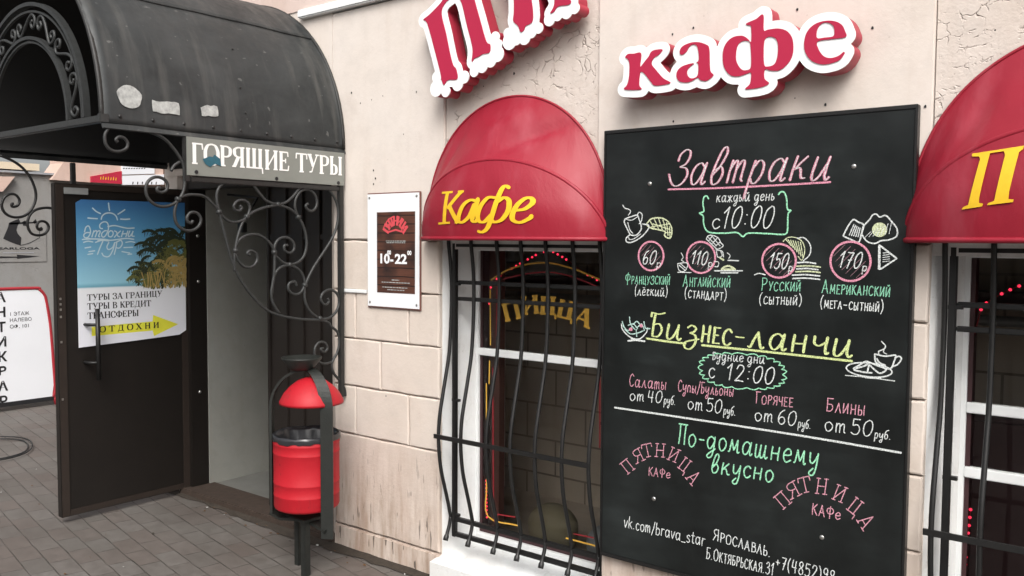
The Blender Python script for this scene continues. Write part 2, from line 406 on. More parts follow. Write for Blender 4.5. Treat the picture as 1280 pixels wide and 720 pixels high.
    def poly(s, pts, plane, lift=0.0, thick=0.0, mi=0):
        # filled outline on a plane, optional thickness
        bm = bmesh.new(); vs = [bm.verts.new(plane(p[0], p[1], lift)) for p in pts]
        es = [bm.edges.new((vs[i], vs[(i+1) % len(vs)])) for i in range(len(vs))]
        bmesh.ops.triangle_fill(bm, edges=es, use_beauty=True)
        bm.verts.index_update(); b = len(s.v)
        s.add([v.co.copy() for v in bm.verts], [[v.index for v in f.verts] for f in bm.faces], mi)
        if thick:
            n = len(pts); b = len(s.v)
            s.add([plane(p[0], p[1], lift) for p in pts]+[plane(p[0], p[1], lift-thick) for p in pts], [(i, (i+1) % n, n+(i+1) % n, n+i) for i in range(n)], mi)
        bm.free(); return s
    def build(s, name, mats, parent=None, smooth=None):
        me = bpy.data.meshes.new(name); off = wloc(parent) if parent else Vector((0, 0, 0))
        me.from_pydata([v-off for v in s.v], [], s.f)
        for m in (mats if isinstance(mats, (list, tuple)) else [mats]): me.materials.append(M[m] if isinstance(m, str) else m)
        for p, mi, sm in zip(me.polygons, s.mi, s.sm): p.material_index = mi; p.use_smooth = sm if smooth is None else smooth
        me.update()
        o = bpy.data.objects.new(name, me); COLN.objects.link(o)
        if parent: o.parent = parent
        return o
def build_each(mb, name, mats, parent):
    par = list(range(len(mb.v)))
    def find(a):
        while par[a] != a: par[a] = par[par[a]]; a = par[a]
        return a
    for f in mb.f:
        for q in f[1:]: par[find(q)] = find(f[0])
    comp = {}
    for i, f in enumerate(mb.f): comp.setdefault(find(f[0]), []).append(i)
    res = []
    for fi in comp.values():
        k = MB(); mp = {}
        for i in fi:
            for q in mb.f[i]:
                if q not in mp: mp[q] = len(k.v); k.v.append(mb.v[q])
            k.f.append([mp[q] for q in mb.f[i]]); k.mi.append(mb.mi[i]); k.sm.append(mb.sm[i])
        res.append(k.build(name, mats, parent))
    return res
def thing(name, label, cat, loc, group=None):
    o = bpy.data.objects.new(name, None); COLN.objects.link(o); o.location = loc; o.empty_display_size = .1
    o['label'] = label; o['category'] = cat
    if group: o['group'] = group
    return o
def tag(o, label, cat, group=None):
    o['label'] = label; o['category'] = cat
    if group: o['group'] = group
    return o
def struct(o): o['kind'] = 'structure'; return o
def dup(o, parent=None):
    c = o.copy(); COLN.objects.link(c)
    if parent: c.parent = parent
    for ch in list(o.children): dup(ch, c)
    return c
def wall_plane(y): return lambda u, v, l=0.0: Vector((u, y-l, v))
def side_plane(x): return lambda u, v, l=0.0: Vector((x+l, u, v))

# outline -> offset solid through a signed distance grid
def contours(polys, off, h, fill_holes=0, discs=()):
    P = [np.array([tuple(q) for q in catmull([(a, b, 0) for a, b in p], 4, True)])[:, :2] for p in polys]
    allp = np.vstack(P); lo = allp.min(0)-abs(off)-12*h; hi = allp.max(0)+abs(off)+12*h
    nx, ny = (np.ceil((hi-lo)/h)).astype(int)+1
    X, Y = np.meshgrid(lo[0]+np.arange(nx)*h, lo[1]+np.arange(ny)*h, indexing='ij')
    D = np.full(X.shape, 1e9); ins = np.zeros(X.shape, bool)
    for p in P:
        for a, b in zip(p, np.roll(p, -1, 0)):
            d = b-a; L = d@d
            if L < 1e-12: continue
            t = np.clip(((X-a[0])*d[0]+(Y-a[1])*d[1])/L, 0, 1)
            D = np.minimum(D, np.hypot(X-a[0]-t*d[0], Y-a[1]-t*d[1]))
            c = (a[1] > Y) != (b[1] > Y)
            if abs(d[1]) > 1e-12: ins ^= c & (X < a[0]+(Y-a[1])/d[1]*d[0])
    F = np.where(ins, -D, D)-off
    for cx, cz, r in discs: F = np.minimum(F, np.hypot(X-cx, Y-cz)-r)
    segs = {}
    def key(i, j, e): return (2*i+1, 2*j) if e == 0 else (2*i, 2*j+1)
    def pt(k):
        i, j = k[0]//2, k[1]//2
        a = F[i, j]; b = F[i+1, j] if k[0] % 2 else F[i, j+1]; t = a/(a-b)
        return (lo[0]+(i+(t if k[0] % 2 else 0))*h, lo[1]+(j+(0 if k[0] % 2 else t))*h)
    S = F < 0
    adj = {}
    def link(a, b): adj.setdefault(a, []).append(b); adj.setdefault(b, []).append(a)
    ii, jj = np.where((S[:-1, :-1].astype(int)+S[1:, :-1]+S[:-1, 1:]+S[1:, 1:]) % 4 != 0)
    for i, j in zip(ii.tolist(), jj.tolist()):
        bt, rt, tp, lf = key(i, j, 0), key(i+1, j, 1), key(i, j+1, 0), key(i, j, 1)
        s00, s10, s11, s01 = S[i, j], S[i+1, j], S[i+1, j+1], S[i, j+1]
        E = [e for e, x, y in ((bt, s00, s10), (rt, s10, s11), (tp, s01, s11), (lf, s00, s01)) if x != y]
        if len(E) == 2: link(*E)
        elif s00: link(bt, rt); link(tp, lf)
        else: link(bt, lf); link(rt, tp)
    seen = set(); loops = []
    for k0 in adj:
        if k0 in seen: continue
        loop = [k0]; seen.add(k0); prev, cur = None, k0
        while True:
            nx_ = [q for q in adj[cur] if q not in seen]
            if not nx_: break
            cur = nx_[0]; seen.add(cur); loop.append(cur)
        if len(loop) > 6: loops.append([pt(k) for k in loop])
    if fill_holes:
        def area(l): a = np.array(l); return abs(np.sum(a[:, 0]*np.roll(a[:, 1], -1)-a[:, 1]*np.roll(a[:, 0], -1)))/2
        big = max(area(l) for l in loops); loops = [l for l in loops if area(l) > big*fill_holes]
    return loops
def solid_from_loops(name, loops, y_front, depth, mat, parent):
    cu = bpy.data.curves.new('outline', 'CURVE'); cu.dimensions = '2D'; cu.fill_mode = 'BOTH'; cu.extrude = depth/2
    for l in loops:
        sp = cu.splines.new('POLY'); sp.points.add(len(l)-1)
        for q, p in zip(sp.points, l): q.co = (p[0], p[1], 0, 1)
        sp.use_cyclic_u = True
    o = bpy.data.objects.new('outline', cu); COLN.objects.link(o)
    me = bpy.data.meshes.new_from_object(o.evaluated_get(bpy.context.evaluated_depsgraph_get()))
    bpy.data.objects.remove(o); bpy.data.curves.remove(cu)
    off = wloc(parent)
    for v in me.vertices:
        x, z, d = v.co; v.co = Vector((x, y_front+depth/2-d, z))-off
    me.name = name; me.materials.clear(); me.materials.append(M[mat])
    ob = bpy.data.objects.new(name, me); COLN.objects.link(ob); ob.parent = parent; return ob
def font_text(name, text, plane, u, v, cap, mat, parent, bold=0.0, width=None, align='LEFT', lift=.001, rot=0):
    cu = bpy.data.curves.new('t', 'FONT'); cu.body = text; cu.size = cap/.73; cu.offset = bold*cap; cu.align_x = align; cu.dimensions = '2D'; cu.resolution_u = 4
    o = bpy.data.objects.new('t', cu); COLN.objects.link(o)
    me = bpy.data.meshes.new_from_object(o.evaluated_get(bpy.context.evaluated_depsgraph_get()))
    bpy.data.objects.remove(o); bpy.data.curves.remove(cu)
    xs = [q.co.x for q in me.vertices] or [0, 1]; k = 1
    if width: k = width/max(1e-6, max(xs)-min(xs))
    off = wloc(parent); cr, sr = math.cos(rot), math.sin(rot)
    for q in me.vertices:
        x, y = q.co.x*k, q.co.y
        q.co = plane(u+x*cr-y*sr, v+x*sr+y*cr, lift)-off
    me.name = name; me.materials.clear(); me.materials.append(M[mat])
    ob = bpy.data.objects.new(name, me); COLN.objects.link(ob); ob.parent = parent; return ob

# ------------------------------------------------------------------ hand lettering (strokes, cap height 1)
def G(adv, spec):
    out = []
    for st in spec.split('|'):
        st = st.strip(); straight = st.startswith('-')
        if straight: st = st[1:]
        out.append((straight, [tuple(float(c) for c in p.split(',')) for p in st.split()]))
    return adv, out
LOW = {
'а': G(.7, '.5,.48 .32,.6 .12,.5 .05,.25 .15,.03 .3,.03 .45,.25 .52,.56|.54,.6 .5,.12 .56,.0 .66,.08'),
'б': G(.62, '.6,1.0 .3,.9 .1,.6 .06,.25 .2,.0 .42,.05 .5,.3 .38,.52 .2,.5 .08,.3'),
'в': G(.58, '.1,.28 .3,.5 .44,.85 .36,1.02 .22,.92 .1,.5 .07,.2 .18,0 .38,.06 .47,.3 .34,.48 .16,.4'),
'г': G(.5, '.08,.5 .2,.6 .36,.5 .42,.55|.3,.58 .12,.2 .2,.0 .42,.08'),
'д': G(.68, '.5,.48 .3,.6 .1,.48 .06,.25 .18,.03 .35,.08 .5,.35|.52,.6 .5,.0 .4,-.35 .2,-.42 .14,-.28 .62,.05'),
'е': G(.58, '.1,.3 .46,.36 .42,.56 .25,.6 .08,.42 .08,.15 .25,0 .5,.12'),
'ё': G(.58, '.1,.3 .46,.36 .42,.56 .25,.6 .08,.42 .08,.15 .25,0 .5,.12|-.15,.8 .17,.74|-.36,.8 .38,.74'),
'ж': G(.72, '-.02,0 .32,.3|-.05,.6 .32,.3|-.34,.62 .34,-.02|-.64,.6 .36,.3|-.36,.3 .68,0'),
'з': G(.5, '.08,.5 .25,.6 .42,.5 .36,.35 .2,.3|.2,.3 .42,.24 .44,.08 .25,-.02 .05,.08'),
'и': G(.7, '.08,.6 .05,.15 .14,0 .3,.1 .48,.45|-.5,.6 .48,.12|.48,.12 .56,0 .66,.08'),
'й': G(.7, '.08,.6 .05,.15 .14,0 .3,.1 .48,.45|-.5,.6 .48,.12|.48,.12 .56,0 .66,.08|.18,.82 .3,.72 .44,.82'),
'к': G(.62, '-.1,.62 .06,0|-.46,.6 .12,.28|.12,.28 .3,.3 .42,.05 .56,.04'),
'л': G(.66, '.0,.04 .1,.03 .2,.3 .34,.6|-.34,.6 .46,.1|.46,.1 .52,0 .6,.06'),
'м': G(.74, '.0,.02 .08,.08 .16,.58|-.17,.6 .34,.12|-.34,.12 .54,.6|.54,.6 .56,.1 .6,0 .68,.05'),
'н': G(.64, '-.1,.6 .08,0|-.1,.3 .48,.32|-.5,.6 .48,0'),
'о': G(.58, '.3,.6 .1,.5 .05,.28 .15,.03 .32,0 .48,.2 .48,.42 .3,.6'),
'п': G(.62, '-.1,.6 .06,0|.08,.38 .22,.58 .4,.55 .46,.3 .46,0'),
'р': G(.6, '-.12,.6 .06,-.4|.1,.4 .26,.6 .45,.52 .48,.25 .35,.02 .2,.0 .1,.12'),
'с': G(.54, '.46,.5 .3,.6 .1,.48 .06,.22 .2,0 .36,.02 .48,.12'),
'т': G(.7, '-.07,.6 .05,0|.06,.38 .18,.58 .27,.52 .28,0|.29,.38 .42,.58 .53,.52 .54,.1 .62,.02'),
'у': G(.6, '.06,.6 .08,.25 .2,.14 .35,.25 .48,.5|.5,.6 .46,.0 .36,-.35 .18,-.4 .1,-.28 .3,-.08'),
'ч': G(.62, '.06,.6 .08,.35 .25,.28 .46,.42|-.5,.6 .47,.1|.47,.1 .52,0 .6,.06'),
'ш': G(.86, '.06,.6 .06,.1 .16,0 .28,.1 .33,.4|-.35,.6 .34,.12|.34,.12 .42,0 .55,.1 .62,.4|-.64,.6 .62,.1|.62,.1 .7,0 .8,.08'),
'ы': G(.66, '-.08,.6 .06,0|.06,.3 .25,.34 .34,.16 .2,0 .06,.02|-.54,.6 .52,0'),
'ь': G(.46, '-.08,.6 .06,0|.06,.3 .28,.33 .37,.16 .22,0 .06,.02'),
'v': G(.5, '-.04,.6 .22,0|-.22,0 .46,.62'), 'k': G(.55, '-.1,1 .08,0|-.44,.6 .1,.28|-.2,.34 .48,0'), 'c': G(.5, '.44,.5 .26,.6 .08,.42 .08,.15 .25,0 .45,.1'),
'o': G(.56, '.3,.6 .1,.5 .05,.28 .15,.03 .32,0 .48,.2 .48,.42 .3,.6'), 'm': G(.72, '-.07,.6 .06,0|.07,.38 .2,.58 .3,.5 .31,0|.32,.38 .45,.58 .56,.5 .58,0'),
'b': G(.56, '-.09,1 .08,0|.08,.4 .28,.6 .48,.42 .45,.1 .25,0 .08,.12'), 'r': G(.44, '-.1,.6 .08,0|.09,.35 .2,.56 .4,.56'), 'a': G(.62, '.48,.5 .3,.6 .1,.5 .05,.25 .15,.03 .3,.03 .48,.25|-.5,.6 .52,0'),
's': G(.48, '.42,.52 .28,.6 .1,.52 .14,.36 .34,.26 .4,.1 .22,0 .05,.08'), 't': G(.42, '.2,.9 .18,.2 .24,.02 .38,.04|-.02,.62 .38,.62'), '_': G(.5, '-.0,-.06 .5,-.06'),
}
UP = {
'З': G(.72, '.16,.70 .2,.88 .38,1.0 .56,.95 .6,.78 .5,.6 .3,.52|.3,.52 .58,.46 .68,.26 .52,.03 .28,-.02 .08,.1 -.08,.32'),
'Ф': G(.74, '-.36,1.05 .34,-.05|.35,.88 .12,.82 .05,.6 .15,.4 .35,.36 .56,.42 .66,.62 .56,.84 .35,.88'),
'А': G(.66, '-.04,0 .3,1|-.3,1 .58,0|-.14,.34 .5,.34'), 'Р': G(.58, '-.1,0 .1,1|.1,.98 .42,.95 .5,.72 .35,.5 .1,.46'),
'Б': G(.58, '-.1,0 .1,.97|-.1,.97 .5,.97|.1,.52 .4,.52 .5,.28 .36,.04 .1,.02'), 'С': G(.62, '.55,.82 .36,1 .14,.82 .06,.45 .16,.1 .36,0 .56,.16'),
'Г': G(.52, '-.12,0 .1,.97|-.02,.97 .48,.97'), 'П': G(.64, '-.12,0 .12,.97|-.0,.97 .6,.97|-.5,.97 .5,0'), 'В': G(.56, '-.1,0 .1,1|.1,.98 .4,.95 .42,.65 .1,.54|.1,.54 .46,.5 .48,.1 .1,.02'),
'Я': G(.6, '-.5,0 .5,1|.5,.98 .2,.95 .1,.72 .25,.5 .5,.48|-.3,.48 .06,0'), 'О': G(.68, '.34,1 .12,.82 .06,.5 .14,.12 .34,0 .54,.14 .62,.5 .54,.85 .34,1'),
'К': G(.58, '-.1,1 .1,0|-.5,1 .12,.5|-.22,.56 .54,0'), 'Е': G(.54, '-.1,0 .1,.98|-.1,.98 .48,.98|-.1,.52 .4,.52|-.1,.02 .5,.02'), 'Н': G(.62, '-.1,0 .1,1|-.1,.5 .52,.5|-.52,1 .52,0'),
'Ц': G(.64, '-.1,1 .1,.03|-.1,.03 .6,.03|-.5,1 .5,.03|-.6,.03 .6,-.2'), 'У': G(.58, '-.06,1 .3,.42|-.54,1 .2,0'), 'И': G(.62, '-.1,1 .1,0|-.1,0 .52,1|-.52,1 .52,0'),
'Й': G(.62, '-.1,1 .1,0|-.1,0 .52,1|-.52,1 .52,0|.2,1.25 .31,1.14 .44,1.25'), 'Л': G(.6, '-.02,0 .3,1|-.3,1 .54,0'), 'М': G(.74, '-.06,0 .12,1|-.12,1 .36,.25|-.36,.25 .6,1|-.6,1 .66,0'),
'Ч': G(.56, '.08,1 .1,.55 .3,.48 .48,.56|-.48,1 .48,0'), 'Ы': G(.76, '-.1,1 .1,0|.1,.52 .36,.5 .4,.15 .3,.02 .1,.02|-.62,1 .62,0'), 'Ь': G(.5, '-.1,1 .1,0|.1,.52 .38,.5 .44,.2 .32,.02 .1,.02'),
'Т': G(.58, '-.3,0 .3,.97|-.04,.97 .56,.97'), 'Д': G(.7, '-.1,.02 .3,1|-.3,1 .56,.02|-.0,.02 .66,.02|-.02,.02 .02,-.15|-.64,.02 .64,-.15'), 'Ж': G(.8, '-.04,0 .4,.5|-.04,1 .4,.5|-.4,1 .4,0|-.76,1 .4,.5|-.4,.5 .76,0'),
}
DIG = {
'0': G(.6, '.36,1 .14,.8 .06,.4 .14,.06 .3,0 .48,.2 .56,.6 .5,.92 .36,1'), '1': G(.42, '-.04,.72 .3,1|-.3,1 .22,0'), '2': G(.6, '.1,.75 .22,.98 .46,.95 .5,.7 .3,.35 .05,.03|.05,.03 .25,.06 .55,.03'),
'3': G(.56, '.1,.82 .28,1 .46,.88 .42,.65 .24,.55|.24,.55 .48,.48 .5,.18 .28,0 .06,.12'), '4': G(.6, '-.16,1 .08,.42|-.08,.42 .5,.42|-.46,.95 .4,0'), '5': G(.56, '-.14,.97 .5,.97|-.14,.97 .12,.55|.12,.55 .36,.62 .5,.4 .42,.08 .2,0 .04,.1'),
'6': G(.58, '.46,1 .22,.8 .08,.4 .16,.05 .36,0 .5,.2 .42,.46 .22,.46 .1,.25'), '7': G(.55, '-.06,.97 .5,.97|-.5,.97 .22,0|-.18,.5 .44,.52'), '8': G(.56, '.3,.54 .12,.7 .16,.94 .34,1 .46,.85 .36,.6 .14,.4 .08,.16 .26,0 .46,.12 .44,.38 .3,.54'),
'9': G(.56, '.46,.7 .3,.52 .12,.66 .16,.92 .34,1 .47,.8 .42,.35 .25,0'), ':': G(.3, '-.12,.2 .16,.2|-.14,.62 .18,.62'), '.': G(.22, '-.06,.02 .12,.02'), ',': G(.22, '-.1,.05 .05,-.1'),
'-': G(.46, '-.06,.36 .38,.36'), '(': G(.32, '.26,1.05 .1,.7 .08,.25 .22,-.15'), ')': G(.32, '.06,1.05 .22,.7 .24,.25 .1,-.15'), '/': G(.42, '-.02,-.12 .38,1.05'), '+': G(.5, '-.06,.45 .42,.45|-.24,.65 .24,.25'), ' ': (.34, []),
}
BIZ = {'з': G(.56, '.08,.5 .25,.6 .42,.5 .36,.36 .2,.3|.2,.3 .44,.2 .46,-.1 .28,-.34 .06,-.3 .04,-.12 .2,-.02 .6,.08'), 'Б': G(.62, '.0,.82 .02,.97 .14,.95 .34,.94 .58,1.0|-.17,.95 .14,.03|.15,.5 .4,.53 .52,.28 .38,.03 .14,.02')}
# slab / roman capitals: T thick stem, t hairline, s serif, n broad-nib curve
SERIF = {
'Г': (.80, [('T', '.2,0 .2,1'), ('t', '.06,.96 .72,.96'), ('s', '.7,.98 .74,.7'), ('s', '.04,.025 .4,.025')]),
'О': (1.0, [('n', '.5,1 .25,.93 .1,.7 .08,.5 .1,.3 .25,.07 .5,0 .75,.07 .9,.3 .92,.5 .9,.7 .75,.93 .5,1')]),
'Р': (.84, [('T', '.2,0 .2,1'), ('n', '.2,.96 .5,.96 .7,.87 .73,.71 .68,.56 .5,.47 .2,.47'), ('s', '.04,.025 .4,.025'), ('s', '.04,.975 .2,.975')]),
'Я': (.88, [('T', '.68,0 .68,1'), ('n', '.68,.96 .38,.96 .18,.87 .15,.73 .2,.59 .38,.5 .68,.5'), ('T', '.42,.5 .14,.03'), ('s', '.52,.025 .86,.025'), ('s', '-.02,.025 .24,.025'), ('s', '.68,.975 .86,.975')]),
'Щ': (1.36, [('T', '.2,0 .2,1'), ('T', '.64,0 .64,1'), ('T', '1.08,0 1.08,1'), ('t', '.06,.035 1.25,.035'), ('t', '1.23,.05 1.26,-.24'), ('s', '.06,.975 .36,.975'), ('s', '.5,.975 .78,.975'), ('s', '.94,.975 1.22,.975')]),
'И': (1.04, [('T', '.2,0 .2,1'), ('T', '.84,0 .84,1'), ('t', '.2,.1 .84,.9'), ('s', '.05,.025 .36,.025'), ('s', '.05,.975 .36,.975'), ('s', '.68,.025 1.0,.025'), ('s', '.68,.975 1.0,.975')]),
'Е': (.86, [('T', '.2,0 .2,1'), ('t', '.05,.965 .7,.965'), ('s', '.7,.98 .73,.74'), ('t', '.2,.52 .55,.52'), ('s', '.54,.64 .54,.4'), ('t', '.05,.035 .74,.035'), ('s', '.73,.02 .78,.28')]),
'Т': (.92, [('T', '.46,0 .46,1'), ('t', '.04,.965 .88,.965'), ('s', '.05,.98 .03,.7'), ('s', '.87,.98 .89,.7'), ('s', '.28,.025 .64,.025')]),
'У': (.92, [('T', '.16,1 .46,.36'), ('t', '.8,1 .46,.33 .34,.05'), ('t', '.36,.07 .16,.05'), ('s', '.0,.975 .34,.975'), ('s', '.64,.975 .94,.975')]),
'Ы': (1.16, [('T', '.2,0 .2,1'), ('n', '.2,.53 .42,.53 .57,.44 .6,.28 .57,.12 .42,.035 .2,.035'), ('T', '.94,0 .94,1'), ('s', '.05,.975 .36,.975'), ('s', '.05,.025 .2,.025'), ('s', '.78,.025 1.1,.025'), ('s', '.78,.975 1.1,.975')]),
'З': (.78, [('n', '.1,.72 .12,.9 .34,1 .56,.93 .62,.76 .5,.59 .3,.54'), ('n', '.3,.54 .56,.48 .67,.28 .58,.07 .35,0 .14,.07 .07,.26')]),
'А': (.98, [('t', '.45,1 .12,.02'), ('T', '.45,1 .82,0'), ('t', '.24,.33 .66,.33'), ('s', '-.02,.025 .26,.025'), ('s', '.64,.025 1.0,.025')]),
'Н': (1.04, [('T', '.2,0 .2,1'), ('T', '.84,0 .84,1'), ('t', '.2,.5 .84,.5'), ('s', '.05,.025 .36,.025'), ('s', '.05,.975 .36,.975'), ('s', '.68,.025 1.0,.025'), ('s', '.68,.975 1.0,.975')]),
'Ц': (1.02, [('T', '.2,0 .2,1'), ('T', '.74,0 .74,1'), ('t', '.06,.035 .92,.035'), ('t', '.9,.05 .93,-.24'), ('s', '.06,.975 .36,.975'), ('s', '.58,.975 .9,.975')]),
'В': (.86, [('T', '.2,0 .2,1'), ('n', '.2,.96 .48,.96 .63,.88 .66,.75 .6,.61 .45,.53 .2,.53'), ('n', '.45,.53 .67,.45 .74,.28 .68,.11 .5,.035 .2,.035'), ('s', '.04,.025 .2,.025'), ('s', '.04,.975 .2,.975')]),
'К': (.94, [('T', '.2,0 .2,1'), ('t', '.2,.44 .76,.98'), ('T', '.4,.62 .8,0'), ('s', '.05,.025 .36,.025'), ('s', '.05,.975 .36,.975'), ('s', '.62,.975 .9,.975'), ('s', '.66,.025 .96,.025')]),
'Д': (1.04, [('t', '.32,.97 .26,.45 .12,.03'), ('T', '.74,.0 .74,1'), ('t', '.22,.965 .9,.965'), ('t', '.0,.035 .98,.035'), ('t', '.03,.04 .0,-.24'), ('t', '.95,.04 .98,-.24')]),
'С': (.88, [('n', '.76,.7 .7,.93 .46,1 .22,.88 .1,.62 .1,.38 .22,.12 .46,0 .68,.06 .79,.24'), ('s', '.77,.98 .77,.7')]),
'Ф': (1.08, [('T', '.54,0 .54,1'), ('n', '.54,.82 .3,.8 .12,.66 .1,.5 .12,.34 .3,.2 .54,.18 .78,.2 .96,.34 .98,.5 .96,.66 .78,.8 .54,.82'), ('s', '.38,.025 .7,.025'), ('s', '.38,.975 .7,.975')]),
'Х': (.94, [('T', '.14,1 .8,0'), ('t', '.78,1 .12,0'), ('s', '.0,.975 .32,.975'), ('s', '.62,.975 .92,.975'), ('s', '-.02,.025 .28,.025'), ('s', '.64,.025 .96,.025')]),
'П': (1.04, [('T', '.2,0 .2,1'), ('T', '.84,0 .84,1'), ('t', '.05,.965 1.0,.965'), ('s', '.05,.025 .36,.025'), ('s', '.68,.025 1.0,.025')]),
' ': (.42, []),
}
def serif_glyph_strokes(ch):
    adv, st = SERIF[ch]
    return adv, [(k, [tuple(float(c) for c in p.split(',')) for p in s.split()]) for k, s in st]
def serif_text(mb, text, plane, a, b, up, mi=0, lift=0.0, T=.17, t=.055, uniform=None, gap=.03):
    a = Vector(a); b = Vector(b); up = Vector(up)
    gl = [serif_glyph_strokes(c) for c in text]; W = sum(g[0]+gap for g in gl)-gap
    ex = (b-a)/W; cap = up.length; x = 0
    for adv, sts in gl:
        for k, pts in sts:
            if k == 'n':
                q = [Vector(p[:2]) for p in catmull([(p[0], p[1], 0) for p in pts], 5)]
                ws = []
                for i in range(len(q)):
                    d = (q[min(i+1, len(q)-1)]-q[max(i-1, 0)]).normalized(); ws.append((t+(T-t)*abs(d.y)**1.6)*cap)
            else:
                q = [Vector(p) for p in pts]; ws = [(T if k == 'T' else t)*cap]*len(q)
            if uniform: ws = [uniform]*len(q)
            P = [a+ex*(x+p.x)+up*p.y for p in q]
            mb.ribbon(P, ws, plane, mi, lift, taper=bool(uniform), rise=.00008)
        x += adv+gap
def hand_text(mb, text, plane, a, b, cap, wid, mi=0, lift=.0008, shear=0, caps=0, rnd=None, thin=None, gap=.1, lc=1, style=''):
    a = Vector(a); b = Vector(b); items = []; x = 0
    for i, c in enumerate(text):
        s = 1.0
        if caps and i > 0 and c.upper() in UP and text[i-1] not in '.' : c, s = c.upper(), caps
        if c in LOW: s *= lc
        if style == 'biz' and i > 0 and c in UP: s = .63
        g = BIZ.get(c) if style == 'biz' and c in BIZ else UP.get(c) or LOW.get(c) or DIG.get(c)
        items.append((g, x, s)); x += (g[0]+gap)*s
    ex = (b-a)/(x-gap); up = Vector((0, cap))
    for (adv, sts), x0, s in items:
        jy = (rnd.random()-.5)*.05 if rnd else 0
        for straight, pts in sts:
            q = [(p[0]*s, p[1]*s+jy, 0) for p in pts]
            q = [Vector(p) for p in q] if straight else catmull(q, 5)
            P = [a+ex*(x0+p.x)+Vector((shear*p.y*cap, 0))+up*p.y for p in q]
            if straight and len(P) == 2:
                m = (P[0]+P[1])/2; m += Vector(((P[1]-P[0]).y, -(P[1]-P[0]).x))*.02; P = [P[0], m, P[1]]
            ww = wid
            if wid > .0055:   # brush lettering: heavier on the down strokes
                ww = []
                for i in range(len(P)):
                    d = (P[min(i+1, len(P)-1)]-P[max(i-1, 0)]).normalized(); ww.append(wid*(.62+.62*abs(d.y)**1.5)*(1+.08*math.sin(i*1.7+x0*9)))
            mb.ribbon(P, ww, plane, mi, lift)
            if thin is not None and wid > .005:
                P2 = [p+Vector((wid*.16, wid*.1)) for p in P]; mb.ribbon(P2, wid*.36, plane, thin, lift+.0012)
ARROW= [(-0.5624, 1.0982), (-0.1938, 1.1043), (-0.1896, 1.1425), (-0.0271, 1.0755), (-0.1866, 1.0148), (-0.1948, 1.049), (-0.5635, 1.046)]
SUN= [[(-0.4504, 1.8047), (-0.4485, 1.7834), (-0.4451, 1.7606)], [(-0.5433, 1.7727), (-0.5231, 1.7545), (-0.4981, 1.7423)], [(-0.3537, 1.7696), (-0.3748, 1.755), (-0.3966, 1.7413)], [(-0.5709, 1.7156), (-0.5445, 1.714), (-0.5164, 1.7131)], [(-0.3812, 1.7139), (-0.3532, 1.713), (-0.3249, 1.7152)], [(-0.4949, 1.7098), (-0.4884, 1.729), (-0.4711, 1.7431), (-0.4477, 1.7476), (-0.4242, 1.7436), (-0.4071, 1.7295), (-0.3996, 1.7081)], [(-0.457, 1.6687), (-0.4177, 1.6755), (-0.3702, 1.6662), (-0.3381, 1.6612), (-0.299, 1.6634)], [(-0.5996, 1.5954), (-0.5507, 1.5978), (-0.4818, 1.5959), (-0.443, 1.5907), (-0.3955, 1.5963), (-0.3473, 1.602), (-0.3027, 1.5967)], [(-0.5166, 1.5882), (-0.4741, 1.5921)]]
